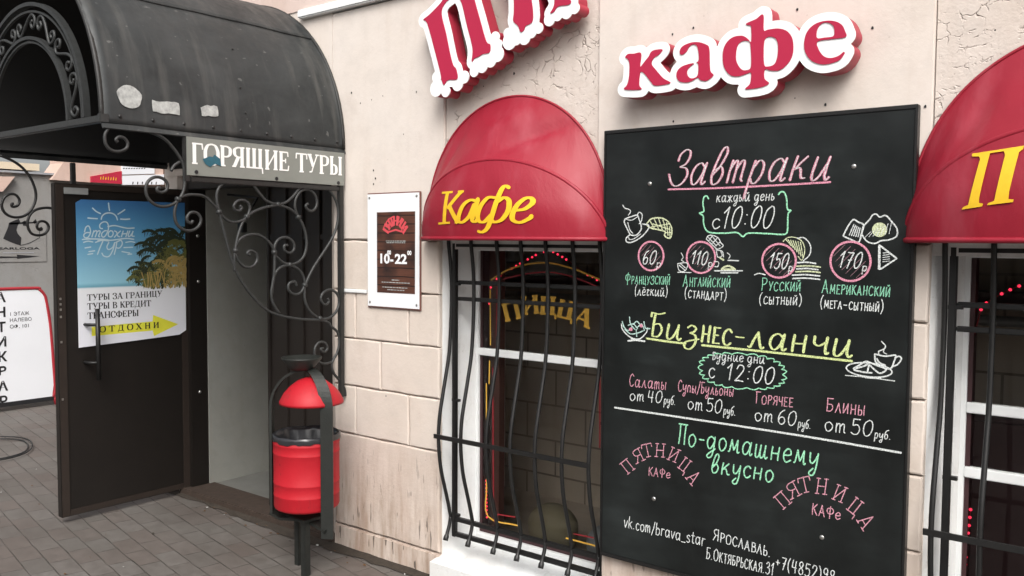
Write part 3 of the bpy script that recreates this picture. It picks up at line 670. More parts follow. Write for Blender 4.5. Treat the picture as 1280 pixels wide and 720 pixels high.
LOGO= [[(-0.5913, 1.6366), (-0.5832, 1.6629), (-0.5681, 1.6706), (-0.5587, 1.652), (-0.5591, 1.6294), (-0.5732, 1.6068), (-0.5919, 1.6066), (-0.5953, 1.6216), (-0.5801, 1.633), (-0.559, 1.6332)], [(-0.5384, 1.6447), (-0.5505, 1.6084)], [(-0.5385, 1.6372), (-0.5269, 1.6449), (-0.521, 1.6374), (-0.5315, 1.6085)], [(-0.521, 1.6374), (-0.5078, 1.6451), (-0.5026, 1.6376), (-0.5122, 1.6147), (-0.5047, 1.6102)], [(-0.4653, 1.6456), (-0.477, 1.644), (-0.4927, 1.6301), (-0.4931, 1.6134), (-0.4815, 1.6089), (-0.4657, 1.6265), (-0.4533, 1.6611), (-0.4605, 1.6915), (-0.4837, 1.6949), (-0.5033, 1.6793), (-0.5021, 1.6604), (-0.4883, 1.6568)], [(-0.4419, 1.6459), (-0.4538, 1.6343), (-0.4542, 1.6152), (-0.4386, 1.6107), (-0.4265, 1.6269), (-0.4302, 1.6422), (-0.4419, 1.6459)], [(-0.4183, 1.6447), (-0.4066, 1.6387), (-0.3991, 1.6156), (-0.3872, 1.611)], [(-0.3826, 1.6451), (-0.4028, 1.6271), (-0.4206, 1.6077)], [(-0.3666, 1.6453), (-0.3776, 1.6111)], [(-0.3749, 1.6274), (-0.3467, 1.63)], [(-0.3384, 1.6457), (-0.3511, 1.6113)], [(-0.3262, 1.6458), (-0.3372, 1.62), (-0.3293, 1.613), (-0.3126, 1.6319), (-0.3058, 1.6461), (-0.3145, 1.6178), (-0.2999, 1.6148)], [(-0.5306, 1.5783), (-0.4935, 1.5898), (-0.4528, 1.5865)], [(-0.4878, 1.5852), (-0.506, 1.5464), (-0.5205, 1.51)], [(-0.453, 1.5784), (-0.4652, 1.552), (-0.4538, 1.537), (-0.43, 1.5519), (-0.4176, 1.5808), (-0.4303, 1.5346), (-0.4546, 1.4979), (-0.4837, 1.5005), (-0.495, 1.5178)], [(-0.4057, 1.5808), (-0.4123, 1.5461), (-0.4225, 1.5092)], [(-0.4117, 1.5785), (-0.3816, 1.5902), (-0.3736, 1.5693), (-0.3909, 1.5461), (-0.4123, 1.5484)], [(-0.5985, 1.5781), (-0.5736, 1.585), (-0.5454, 1.5805)], [(-0.5913, 1.5467), (-0.5573, 1.5522)], [(-0.5692, 1.5263), (-0.535, 1.5306)], [(-0.3518, 1.5786), (-0.3213, 1.5834), (-0.2969, 1.5787)], [(-0.3644, 1.5483), (-0.3097, 1.5505)], [(-0.3769, 1.5251), (-0.3287, 1.5165)], [(-0.6049, 1.5938), (-0.562, 1.6008)], [(-0.5752, 1.5105), (-0.5467, 1.5148)], [(-0.341, 1.5084), (-0.3166, 1.5106)]]
YEL= [[(-2.6162, 1.4152), (-2.5296, 1.4598), (-2.4359, 1.487), (-2.3448, 1.5007), (-2.2561, 1.4998), (-2.1485, 1.4784), (-2.0855, 1.46), (-2.0035, 1.4323), (-1.9632, 1.4174)], [(-2.6221, 1.3678), (-2.6201, 1.226), (-2.6183, 1.1074)], [(-2.624, 1.0308), (-2.626, 0.9207)], [(-2.6433, 0.9189), (-2.6385, 0.4566), (-2.6302, 0.2794), (-2.4409, 0.2725)], [(-2.174, 0.2722), (-2.0215, 0.2719)]]
RED= [[(-2.5413, 1.4223), (-2.424, 1.447), (-2.3332, 1.4586), (-2.2557, 1.4597), (-2.18, 1.4494), (-2.1164, 1.4338), (-2.0438, 1.412), (-2.003, 1.3963)], [(-2.5796, 1.4023), (-2.5813, 1.2754), (-2.5819, 1.1528)], [(-2.6042, 0.9992), (-2.5931, 0.3102), (-2.5661, 0.3021), (-2.4649, 0.3092)], [(-2.1329, 0.3011), (-2.0219, 0.3055)], [(-2.0083, 1.3318), (-2.0024, 0.7087)]]
LED1= [(-2.6353, 1.301), (-2.6258, 1.379), (-2.5894, 1.4208), (-2.569, 1.4354), (-2.5, 1.4717), (-2.4742, 1.4843), (-2.451, 1.4958), (-2.4073, 1.5158), (-2.3823, 1.5263), (-2.362, 1.5365), (-2.315, 1.5506), (-2.2643, 1.5513), (-2.2402, 1.5409), (-2.2152, 1.5298), (-2.1936, 1.5187), (-2.1486, 1.4915), (-2.0803, 1.454), (-2.0545, 1.4462), (-2.0319, 1.4339), (-2.0084, 1.4236), (-2.65, 0.4468), (-2.6494, 0.4291), (-2.6488, 0.4113), (-2.6482, 0.3935), (-2.6477, 0.3757), (-2.6471, 0.3579), (-2.6465, 0.3401), (-2.6459, 0.3223), (-2.6453, 0.3045), (-2.6447, 0.2866), (-2.6441, 0.2688)]
LED2= [(-0.4431, 1.4649), (-0.4678, 1.4523), (-0.4914, 1.4381), (-0.5344, 1.4062), (-0.5493, 1.384), (-0.5758, 1.2462), (-0.5597, 0.7187), (-0.5611, 0.6922), (-0.5624, 0.6649), (-0.5646, 0.639), (-0.5659, 0.6124), (-0.5686, 0.5567), (-0.5693, 0.5318), (-0.57, 0.5036)]
PIZZA= [('П', (-2.5337, 1.2226), (-2.4289, 1.248), (-0.0242, 0.079)), ('И', (-2.4306, 1.2609), (-2.327, 1.2754), (-0.0113, 0.0799)), ('Ц', (-2.3338, 1.2691), (-2.2327, 1.2705), (0.0045, 0.0798)), ('Ц', (-2.2428, 1.2635), (-2.1464, 1.2524), (0.0192, 0.0778)), ('А', (-2.1511, 1.2459), (-2.0621, 1.2216), (0.0339, 0.0735))]
KAFE= [[('T', [(-2.5457, 1.8064), (-2.5595, 1.6751)]), ('s', [(-2.5888, 1.8065), (-2.5089, 1.8066)]), ('s', [(-2.6028, 1.6731), (-2.5192, 1.6764)]), ('n', [(-2.532, 1.7406), (-2.4946, 1.7719), (-2.4624, 1.7981), (-2.4484, 1.8044)]), ('s', [(-2.4744, 1.807), (-2.4366, 1.8073)]), ('T', [(-2.5244, 1.7489), (-2.4937, 1.7083), (-2.4672, 1.6766)]), ('s', [(-2.4876, 1.676), (-2.4497, 1.679)])], [('n', [(-2.353, 1.7622), (-2.3931, 1.769), (-2.433, 1.7491), (-2.4594, 1.7077), (-2.4606, 1.6825), (-2.4375, 1.678), (-2.3971, 1.7025), (-2.3688, 1.7477)]), ('n', [(-2.3504, 1.7704), (-2.366, 1.7269), (-2.3805, 1.6898), (-2.3676, 1.6789), (-2.3492, 1.6895)])], [('n', [(-2.1968, 1.8146), (-2.2169, 1.8217), (-2.2336, 1.8059), (-2.2531, 1.7575), (-2.2778, 1.6928), (-2.3014, 1.6521), (-2.3296, 1.6358), (-2.3533, 1.6391)]), ('n', [(-2.2565, 1.7755), (-2.2953, 1.7764), (-2.3303, 1.7468), (-2.3496, 1.706), (-2.342, 1.6812), (-2.3152, 1.6784), (-2.2774, 1.705)]), ('n', [(-2.2434, 1.7613), (-2.2153, 1.7745), (-2.1924, 1.7603), (-2.1937, 1.7241), (-2.2231, 1.6882), (-2.2584, 1.6763), (-2.2782, 1.6846)])], [('n', [(-2.1639, 1.7221), (-2.1209, 1.7271), (-2.0877, 1.7506), (-2.0935, 1.769), (-2.1191, 1.7694), (-2.1527, 1.7436), (-2.175, 1.7038), (-2.1683, 1.6813), (-2.1394, 1.6739), (-2.1035, 1.6872), (-2.0878, 1.699)])]]
PEE= [(-2.6255, 1.8598), (-2.5608, 1.8646), (-2.49, 1.8714), (-2.4918, 1.8619), (-2.5011, 1.8541), (-2.5193, 1.7432), (-2.5201, 1.7238), (-2.5071, 1.7222), (-2.5083, 1.7151), (-2.5745, 1.7081), (-2.572, 1.7142), (-2.5566, 1.7193), (-2.536, 1.8483), (-2.5396, 1.86), (-2.576, 1.8572), (-2.5964, 1.7292), (-2.5959, 1.7149), (-2.5852, 1.7129), (-2.5876, 1.705), (-2.6429, 1.6974), (-2.6392, 1.7048), (-2.6255, 1.7102), (-2.6016, 1.8419), (-2.6051, 1.8498), (-2.6247, 1.8515)]
BEAR= [[(0.8032, 1.753), (0.8508, 1.7757), (0.8987, 1.7969), (0.9091, 1.7635), (0.886, 1.7294), (0.8722, 1.6822), (0.884, 1.6453), (0.918, 1.6034), (0.9082, 1.524), (0.8297, 1.5526), (0.745, 1.5941), (0.7944, 1.7112)], [(0.8111, 1.7548), (1.0755, 1.7703), (1.0752, 1.7566), (0.8106, 1.7348)], [(0.9298, 1.7639), (0.9542, 1.7813), (0.9779, 1.7649), (0.9689, 1.7241), (0.9369, 1.7269)], [(1.0313, 1.766), (1.0597, 1.7973), (1.0738, 1.7703), (1.0504, 1.7459)], [(0.7099, 1.418), (0.8738, 1.4129), (0.8663, 1.4332), (1.0919, 1.414), (0.8732, 1.391), (0.8656, 1.4029), (0.7094, 1.3997)]]
BSTR= [[(0.9083, 1.5274), (0.9972, 1.5529), (1.0881, 1.6045)], [(1.093, 1.6045), (1.0948, 1.6816)]]
TEXTS =[
  ('Завтраки',(-1.5636,1.809),(-0.9669,1.8093),0.1283,'pink',0.0085,{'shear': 0.28,'style': 'script'}) ,
  ('каждый день',(-1.3697,1.7429),(-1.1535,1.7454),0.0364,'white',0.003,{'shear': 0.1}) ,
  ('с',(-1.3865,1.6473),(-1.3524,1.6472),0.0575,'white',0.004,{'shear': 0.1}) ,
  ('10:00',(-1.3494,1.6486),(-1.1599,1.6505),0.0758,'white',0.0042,{'shear': 0.18}) ,
  ('60',(-1.6713,1.5156),(-1.6144,1.5138),0.0517,'white',0.0038,{'shear': 0.2}) ,
  ('110',(-1.4667,1.5198),(-1.4028,1.5168),0.0482,'white',0.0038,{'shear': 0.2}) ,
  ('150',(-1.1711,1.5111),(-1.1045,1.5094),0.0538,'white',0.0038,{'shear': 0.2}) ,
  ('170',(-0.9335,1.5188),(-0.8618,1.5152),0.0524,'white',0.0038,{'shear': 0.2}) ,
  ('р',(-1.6091,1.5033),(-1.587,1.5038),0.0272,'white',0.003,{}) ,
  ('р',(-1.398,1.511),(-1.3776,1.5101),0.0261,'white',0.003,{}) ,
  ('р',(-1.1001,1.5026),(-1.0834,1.5017),0.0273,'white',0.003,{}) ,
  ('р',(-0.8566,1.5089),(-0.839,1.508),0.026,'white',0.003,{}) ,
  ('Французский',(-1.7444,1.4349),(-1.5507,1.4402),0.0427,'green',0.003,{'caps': 0.72}) ,
  ('(лёгкий)',(-1.7011,1.3947),(-1.5599,1.3947),0.0381,'white',0.003,{}) ,
  ('Английский',(-1.4977,1.4346),(-1.31,1.4386),0.0437,'green',0.003,{'caps': 0.75}) ,
  ('(стандарт)',(-1.4904,1.3933),(-1.3228,1.3907),0.0409,'white',0.003,{'caps': 0.68}) ,
  ('Русский',(-1.1963,1.4317),(-1.057,1.4344),0.0441,'green',0.0032,{'caps': 0.68}) ,
  ('(сытный)',(-1.2031,1.3837),(-1.0504,1.3871),0.0386,'white',0.003,{'caps': 0.68}) ,
  ('Американский',(-0.9853,1.4319),(-0.768,1.4281),0.0444,'green',0.0032,{'caps': 0.68}) ,
  ('(мега-сытный)',(-0.9895,1.3823),(-0.7861,1.3784),0.0394,'white',0.003,{'caps': 0.65}) ,
  ('БизНЕС-ланчи',(-1.6357,1.2368),(-0.877,1.2233),0.0935,'lime',0.0085,{'shear': 0.12,'style': 'biz'}) ,
  ('Будние дни',(-1.3743,1.1725),(-1.1753,1.1747),0.0286,'white',0.003,{'lc': 1.25}) ,
  ('с',(-1.3888,1.1065),(-1.3605,1.1065),0.0585,'white',0.004,{}) ,
  ('12:00',(-1.3201,1.1033),(-1.142,1.105),0.0597,'white',0.0042,{'shear': 0.1}) ,
  ('Салаты',(-1.7208,1.0383),(-1.5574,1.0407),0.0478,'rose',0.003,{}) ,
  ('Супы/Бульоны',(-1.5106,1.042),(-1.2884,1.0468),0.0427,'rose',0.003,{}) ,
  ('Горячее',(-1.2087,1.0324),(-1.074,1.0348),0.042,'rose',0.0032,{'caps': 0.75}) ,
  ('Блины',(-0.9623,1.035),(-0.8341,1.0364),0.0452,'rose',0.0033,{'caps': 0.72}) ,
  ('от',(-1.7178,0.9821),(-1.6514,0.985),0.0443,'white',0.0034,{'style': 'print'}) ,
  ('40',(-1.64,0.9855),(-1.5755,0.9883),0.046,'white',0.0034,{}) ,
  ('руб.',(-1.5686,0.986),(-1.5196,0.9889),0.0334,'white',0.0027,{}) ,
  ('от',(-1.47,0.98),(-1.4061,0.98),0.048,'white',0.0034,{'style': 'print'}) ,
  ('50',(-1.3952,0.98),(-1.3331,0.9801),0.0498,'white',0.0034,{}) ,
  ('руб.',(-1.3269,0.9773),(-1.2809,0.9789),0.0319,'white',0.0027,{}) ,
  ('от',(-1.2101,0.9723),(-1.1399,0.9714),0.0483,'white',0.0034,{'style': 'print'}) ,
  ('60',(-1.1279,0.9713),(-1.06,0.9704),0.05,'white',0.0034,{}) ,
  ('руб.',(-1.0544,0.9681),(-1.0105,0.9686),0.0302,'white',0.0027,{}) ,
  ('от',(-0.9647,0.9704),(-0.8914,0.9704),0.051,'white',0.0034,{'style': 'print'}) ,
  ('50',(-0.8789,0.9704),(-0.8082,0.9705),0.0528,'white',0.0034,{}) ,
  ('руб.',(-0.8032,0.9673),(-0.753,0.9694),0.0286,'white',0.0027,{}) ,
  ('По-домашнему',(-1.5104,0.8431),(-0.9803,0.8417),0.0774,'mint',0.0058,{'shear': 0.1,'style': 'script'}) ,
  ('вкусно',(-1.3726,0.7585),(-1.1344,0.7622),0.0693,'mint',0.0058,{'shear': 0.1,'style': 'script'}) ,
  ('КАФе',(-1.6308,0.7002),(-1.5349,0.7064),0.0339,'rose',0.003,{}) ,
  ('КАФе',(-1.0007,0.6756),(-0.9018,0.6765),0.0381,'rose',0.0034,{}) ,
  ('vk.com/brava_star',(-1.7362,0.478),(-1.3896,0.4773),0.0463,'white',0.0034,{}) ,
  ('Ярославль.',(-1.3596,0.508),(-1.14,0.4948),0.0422,'white',0.0034,{'caps': 0.82}) ,
  ('Б.Октябрьская.31',(-1.3855,0.4331),(-1.127,0.432),0.0437,'white',0.0032,{'caps': 0.82}) ,
  ('+7(4852)98',(-1.1228,0.4617),(-0.9173,0.4549),0.0445,'white',0.0034,{}) ,
  ('П',(-1.7233,0.6865),(-1.6854,0.7194),0,'rose',0.0034,{'up': (-0.0386,0.0361),'style': 'slab'}) ,
  ('Я',(-1.6838,0.7363),(-1.641,0.7619),0,'rose',0.0034,{'up': (-0.0272,0.0438),'style': 'slab'}) ,
  ('Т',(-1.6524,0.7649),(-1.6063,0.781),0,'rose',0.0034,{'up': (-0.0132,0.0499),'style': 'slab'}) ,
  ('Н',(-1.6055,0.7777),(-1.5592,0.7822),0,'rose',0.0034,{'up': (0.0032,0.053),'style': 'slab'}) ,
  ('И',(-1.5546,0.7772),(-1.5121,0.7685),0,'rose',0.0034,{'up': (0.0206,0.0514),'style': 'slab'}) ,
  ('Ц',(-1.5105,0.7537),(-1.4738,0.7356),0,'rose',0.0034,{'up': (0.0322,0.047),'style': 'slab'}) ,
  ('А',(-1.4748,0.7191),(-1.4457,0.6928),0,'rose',0.0034,{'up': (0.0418,0.0401),'style': 'slab'}) ,
  ('П',(-1.1,0.6703),(-1.0662,0.7058),0,'rose',0.0034,{'up': (-0.0376,0.0361),'style': 'slab'}) ,
  ('Я',(-1.0724,0.7116),(-1.0333,0.7392),0,'rose',0.0034,{'up': (-0.0266,0.0451),'style': 'slab'}) ,
  ('Т',(-1.0394,0.7387),(-0.9971,0.7565),0,'rose',0.0034,{'up': (-0.0137,0.0518),'style': 'slab'}) ,
  ('Н',(-0.992,0.7492),(-0.9493,0.7518),0,'rose',0.0034,{'up': (0.0053,0.0555),'style': 'slab'}) ,
  ('И',(-0.9368,0.7422),(-0.8976,0.7335),0,'rose',0.0034,{'up': (0.0184,0.0538),'style': 'slab'}) ,
  ('Ц',(-0.8884,0.7172),(-0.8553,0.6973),0,'rose',0.0034,{'up': (0.0305,0.0483),'style': 'slab'}) ,
  ('А',(-0.8521,0.6854),(-0.8297,0.6538),0,'rose',0.0034,{'up': (0.0421,0.0368),'style': 'slab'}) ,
]
STROKES =[
  ('underline#1','pink',0.006,[(-1.5633,1.795),(-1.3553,1.7932),(-1.1208,1.7963),(-0.964,1.7998)]) ,
  ('underline#2','lime',0.007,[(-1.646,1.2299),(-1.5537,1.2246),(-1.4808,1.2227)]) ,
  ('underline#3','lime',0.007,[(-1.4163,1.2218),(-1.1647,1.2178),(-0.8793,1.2112)]) ,
  ('rule','white',0.0065,[(-1.7848,0.9456),(-1.4661,0.9444),(-1.0454,0.9403),(-0.7204,0.9316)]) ,
  ('brace','mint',0.005,[(-1.399,1.756),(-1.4073,1.7661),(-1.418,1.7614),(-1.4213,1.7366),(-1.4171,1.7116),(-1.4343,1.7044),(-1.4194,1.6942),(-1.4173,1.6668),(-1.406,1.6418),(-1.3832,1.6328),(-1.3302,1.6317),(-1.2886,1.6336),(-1.2652,1.6195),(-1.2451,1.6316),(-1.1725,1.6296),(-1.1237,1.6268),(-1.107,1.6338),(-1.1053,1.6643),(-1.1047,1.697),(-1.0959,1.7086),(-1.1074,1.7135),(-1.1111,1.7486),(-1.1197,1.7699),(-1.1318,1.7726),(-1.1403,1.7635)]) ,
  ('price_ring#0','pink',0.0065,[(-1.6057,1.5928),(-1.5952,1.5847),(-1.5868,1.5743),(-1.5812,1.5622),(-1.5787,1.549),(-1.5794,1.5356),(-1.5833,1.5228),(-1.5901,1.5113),(-1.5995,1.5019),(-1.6109,1.4951),(-1.6236,1.4913),(-1.6369,1.4908),(-1.6499,1.4937),(-1.6619,1.4998),(-1.672,1.5087),(-1.6796,1.5199),(-1.6843,1.5328),(-1.6858,1.5464),(-1.6838,1.5599),(-1.6787,1.5725),(-1.6706,1.5834),(-1.6602,1.5919),(-1.6481,1.5975),(-1.635,1.5998),(-1.6218,1.5989),(-1.6092,1.5946),(-1.5981,1.5874)]) ,
  ('price_ring#0','mauve',0.0016,[(-1.678,1.5596),(-1.647,1.5918)]) ,
  ('price_ring#0','mauve',0.0016,[(-1.6725,1.5444),(-1.632,1.5866)]) ,
  ('price_ring#0','mauve',0.0016,[(-1.6645,1.5317),(-1.6194,1.5789)]) ,
  ('price_ring#0','mauve',0.0016,[(-1.6549,1.5208),(-1.6086,1.5696)]) ,
  ('price_ring#0','mauve',0.0016,[(-1.6439,1.5115),(-1.5992,1.5588)]) ,
  ('price_ring#0','mauve',0.0016,[(-1.6313,1.504),(-1.5914,1.5462)]) ,
  ('price_ring#0','mauve',0.0016,[(-1.6164,1.499),(-1.5861,1.5313)]) ,
  ('price_ring#1','pink',0.0065,[(-1.3983,1.5929),(-1.3871,1.5845),(-1.3783,1.5737),(-1.3724,1.561),(-1.3697,1.5474),(-1.3704,1.5334),(-1.3745,1.5201),(-1.3816,1.5081),(-1.3915,1.4983),(-1.4035,1.4912),(-1.4169,1.4872),(-1.4309,1.4867),(-1.4446,1.4897),(-1.4573,1.496),(-1.468,1.5053),(-1.4761,1.5169),(-1.4811,1.5303),(-1.4826,1.5445),(-1.4806,1.5586),(-1.4752,1.5717),(-1.4668,1.5831),(-1.4558,1.5919),(-1.443,1.5978),(-1.4292,1.6002),(-1.4153,1.5992),(-1.402,1.5948),(-1.3902,1.5873)]) ,
  ('price_ring#1','mauve',0.0016,[(-1.4745,1.5583),(-1.4418,1.5919)]) ,
  ('price_ring#1','mauve',0.0016,[(-1.4686,1.5424),(-1.4259,1.5865)]) ,
  ('price_ring#1','mauve',0.0016,[(-1.4602,1.5292),(-1.4127,1.5785)]) ,
  ('price_ring#1','mauve',0.0016,[(-1.45,1.5179),(-1.4012,1.5688)]) ,
  ('price_ring#1','mauve',0.0016,[(-1.4384,1.5082),(-1.3913,1.5575)]) ,
  ('price_ring#1','mauve',0.0016,[(-1.425,1.5004),(-1.3831,1.5445)]) ,
  ('price_ring#1','mauve',0.0016,[(-1.4093,1.4952),(-1.3774,1.5289)]) ,
  ('price_ring#2','pink',0.0065,[(-1.1046,1.5866),(-1.0928,1.5781),(-1.0836,1.5671),(-1.0773,1.5543),(-1.0745,1.5404),(-1.0752,1.5263),(-1.0793,1.5127),(-1.0868,1.5006),(-1.0971,1.4905),(-1.1097,1.4832),(-1.1237,1.4792),(-1.1384,1.4786),(-1.1528,1.4815),(-1.1661,1.4879),(-1.1774,1.4973),(-1.186,1.5091),(-1.1913,1.5227),(-1.193,1.5371),(-1.1909,1.5515),(-1.1853,1.5649),(-1.1764,1.5764),(-1.1649,1.5855),(-1.1515,1.5914),(-1.137,1.594),(-1.1224,1.593),(-1.1085,1.5885),(-1.0961,1.5809)]) ,
  ('price_ring#2','mauve',0.0016,[(-1.1844,1.5512),(-1.1502,1.5855)]) ,
  ('price_ring#2','mauve',0.0016,[(-1.1782,1.5351),(-1.1336,1.58)]) ,
  ('price_ring#2','mauve',0.0016,[(-1.1693,1.5217),(-1.1196,1.5719)]) ,
  ('price_ring#2','mauve',0.0016,[(-1.1586,1.5102),(-1.1075,1.562)]) ,
  ('price_ring#2','mauve',0.0016,[(-1.1463,1.5004),(-1.0971,1.5506)]) ,
  ('price_ring#2','mauve',0.0016,[(-1.1323,1.4925),(-1.0885,1.5374)]) ,
  ('price_ring#2','mauve',0.0016,[(-1.1158,1.4873),(-1.0825,1.5217)]) ,
  ('price_ring#3','pink',0.0065,[(-0.8626,1.5948),(-0.8499,1.5854),(-0.8399,1.5731),(-0.8332,1.5589),(-0.8301,1.5434),(-0.8307,1.5277),(-0.8352,1.5127),(-0.8431,1.4991),(-0.8541,1.4879),(-0.8676,1.4798),(-0.8826,1.4753),(-0.8985,1.4746),(-0.914,1.4779),(-0.9284,1.485),(-0.9406,1.4954),(-0.9499,1.5086),(-0.9557,1.5237),(-0.9575,1.5398),(-0.9554,1.5558),(-0.9494,1.5708),(-0.9398,1.5836),(-0.9275,1.5937),(-0.913,1.6003),(-0.8975,1.6031),(-0.8817,1.602),(-0.8667,1.597),(-0.8534,1.5885)]) ,
  ('price_ring#3','mauve',0.0016,[(-0.9484,1.5555),(-0.9116,1.5937)]) ,
  ('price_ring#3','mauve',0.0016,[(-0.9416,1.5375),(-0.8937,1.5875)]) ,
  ('price_ring#3','mauve',0.0016,[(-0.9319,1.5226),(-0.8787,1.5785)]) ,
  ('price_ring#3','mauve',0.0016,[(-0.9203,1.5098),(-0.8656,1.5675)]) ,
  ('price_ring#3','mauve',0.0016,[(-0.9071,1.4989),(-0.8544,1.5548)]) ,
  ('price_ring#3','mauve',0.0016,[(-0.892,1.4901),(-0.8451,1.5401)]) ,
  ('price_ring#3','mauve',0.0016,[(-0.8741,1.4844),(-0.8385,1.5226)]) ,
  ('cloud','mint',0.0035,[(-1.1116,1.143),(-1.1007,1.1374),(-1.0968,1.1326),(-1.1024,1.1281),(-1.1147,1.1244),(-1.1061,1.1202),(-1.1043,1.1162),(-1.1116,1.1132),(-1.1251,1.1113),(-1.1191,1.1068),(-1.1196,1.1031),(-1.1284,1.1012),(-1.1424,1.1009),(-1.1396,1.0962),(-1.1426,1.0927),(-1.1526,1.0918),(-1.1667,1.093),(-1.1675,1.088),(-1.1732,1.0849),(-1.1843,1.0849),(-1.198,1.0874),(-1.2033,1.0823),(-1.2126,1.0796),(-1.2253,1.0803),(-1.2396,1.0838),(-1.2558,1.0782),(-1.274,1.0752),(-1.2867,1.0768),(-1.2955,1.0817),(-1.3095,1.0771),(-1.3217,1.0756),(-1.3296,1.0785),(-1.3329,1.0845),(-1.3476,1.0809),(-1.359,1.0804),(-1.3639,1.0841),(-1.3629,1.0908),(-1.3783,1.0883),(-1.3887,1.0888),(-1.3909,1.0932),(-1.3861,1.1001),(-1.4015,1.099),(-1.4107,1.1006),(-1.4101,1.1056),(-1.4021,1.1124),(-1.4167,1.113),(-1.4242,1.1159),(-1.4212,1.1214),(-1.4104,1.1282),(-1.4236,1.1313),(-1.4291,1.138),(-1.4238,1.1456),(-1.4108,1.1511),(-1.4219,1.1555),(-1.4251,1.1601),(-1.4177,1.1639),(-1.4031,1.1667),(-1.4114,1.1713),(-1.4121,1.1754),(-1.403,1.1779),(-1.3876,1.1787),(-1.3926,1.1837),(-1.3906,1.1874),(-1.3802,1.1888),(-1.3648,1.1879),(-1.366,1.1931),(-1.3613,1.1964),(-1.3499,1.1966),(-1.335,1.1944),(-1.332,1.1995),(-1.3242,1.2023),(-1.312,1.2016),(-1.2978,1.1982),(-1.2892,1.2031),(-1.2767,1.2056),(-1.2584,1.2045),(-1.242,1.2004),(-1.228,1.2051),(-1.2153,1.2067),(-1.2059,1.2042),(-1.2004,1.1987),(-1.1868,1.2024),(-1.1758,1.203),(-1.1699,1.1997),(-1.1689,1.1935),(-1.1549,1.1962),(-1.1449,1.196),(-1.1417,1.192),(-1.1443,1.1855),(-1.1303,1.187),(-1.1215,1.1859),(-1.1208,1.1814),(-1.1265,1.175),(-1.113,1.1751),(-1.1056,1.1729),(-1.1072,1.1681),(-1.1156,1.1618),(-1.1032,1.1602),(-1.0974,1.1565),(-1.101,1.1508),(-1.1116,1.143)]) ,
  ('cup_drawing','white',0.0035,[(-1.7594,1.7416),(-1.7495,1.7292),(-1.7301,1.7233),(-1.7236,1.7148),(-1.733,1.7011)]) ,
  ('cup_drawing','white',0.0045,[(-1.747,1.6874),(-1.7507,1.6735),(-1.7321,1.6399),(-1.7223,1.626),(-1.7063,1.6232),(-1.6905,1.6288),(-1.6751,1.6508),(-1.685,1.6839),(-1.6948,1.7006),(-1.7201,1.6954),(-1.747,1.6874)]) ,
  ('cup_drawing','white',0.0035,[(-1.7358,1.6733),(-1.7258,1.6455),(-1.7128,1.6315)]) ,
  ('cup_drawing','white',0.003,[(-1.747,1.6874),(-1.7199,1.6815),(-1.6915,1.695)]) ,
  ('cup_drawing','white',0.0035,[(-1.6948,1.7006),(-1.6855,1.7115),(-1.6727,1.703),(-1.6755,1.6783),(-1.6848,1.6674)]) ,
  ('cup_drawing','white',0.0045,[(-1.7255,1.626),(-1.7414,1.6121),(-1.738,1.5981),(-1.7123,1.5982),(-1.6746,1.6177),(-1.6468,1.6452),(-1.644,1.6616),(-1.6691,1.6672)]) ,
  ('cup_drawing','white',0.003,[(-1.7318,1.6176),(-1.7252,1.6076),(-1.7061,1.611),(-1.6779,1.6288)]) ,
  ('croissant_drawing','cream',0.005,[(-1.6503,1.6698),(-1.632,1.6861),(-1.5952,1.6894),(-1.5647,1.6772),(-1.5462,1.6502),(-1.5486,1.6179),(-1.5606,1.6136),(-1.5758,1.6233),(-1.573,1.6368),(-1.6006,1.645),(-1.6314,1.6506),(-1.6502,1.6616),(-1.6503,1.6698)]) ,
  ('croissant_drawing','cream',0.0035,[(-1.638,1.6779),(-1.6191,1.6505)]) ,
  ('croissant_drawing','cream',0.0035,[(-1.6196,1.6843),(-1.6006,1.6477)]) ,
  ('croissant_drawing','cream',0.0035,[(-1.6012,1.6863),(-1.5853,1.6449)]) ,
  ('croissant_drawing','cream',0.0035,[(-1.5829,1.6817),(-1.5701,1.6422)]) ,
  ('croissant_drawing','cream',0.0035,[(-1.5676,1.6719),(-1.5607,1.6233)]) ,
  ('croissant_drawing','cream',0.0035,[(-1.5553,1.6556),(-1.5528,1.6179)]) ,
  ('croissant_drawing','cream',0.0035,[(-1.6315,1.656),(-1.5584,1.6664)]) ,
  ('croissant_drawing','cream',0.0035,[(-1.6255,1.6669),(-1.5521,1.6448)]) ,
  ('croissant_drawing','cream',0.0035,[(-1.573,1.6341),(-1.5483,1.6341)]) ,
  ('teapot_drawing','white',0.003,[(-1.4054,1.6103),(-1.3999,1.6207),(-1.3859,1.6244),(-1.3605,1.6156),(-1.349,1.5975),(-1.3393,1.5861),(-1.3597,1.574),(-1.3738,1.5828),(-1.4054,1.6103)]) ,
  ('teapot_drawing','white',0.003,[(-1.3968,1.6024),(-1.383,1.6208)]) ,
  ('teapot_drawing','white',0.003,[(-1.3825,1.5947),(-1.3632,1.613)]) ,
  ('teapot_drawing','white',0.003,[(-1.3683,1.5859),(-1.3518,1.6001)]) ,
  ('teapot_drawing','white',0.003,[(-1.3999,1.6181),(-1.3655,1.5859)]) ,
  ('teapot_drawing','white',0.003,[(-1.3859,1.6234),(-1.3515,1.5861)]) ,
  ('teapot_drawing','white',0.003,[(-1.368,1.5714),(-1.3428,1.5664),(-1.3369,1.5458)]) ,
  ('teapot_drawing','white',0.003,[(-1.3651,1.5662),(-1.3591,1.5454),(-1.3425,1.5509),(-1.3484,1.5664)]) ,
  ('small_cup_drawing','white',0.003,[(-1.52,1.5187),(-1.5137,1.4947),(-1.4958,1.4898),(-1.4825,1.5008),(-1.4811,1.5222),(-1.52,1.5187)]) ,
  ('small_cup_drawing','white',0.003,[(-1.514,1.5135),(-1.49,1.4953)]) ,
  ('small_cup_drawing','white',0.003,[(-1.5082,1.519),(-1.4872,1.5034)]) ,
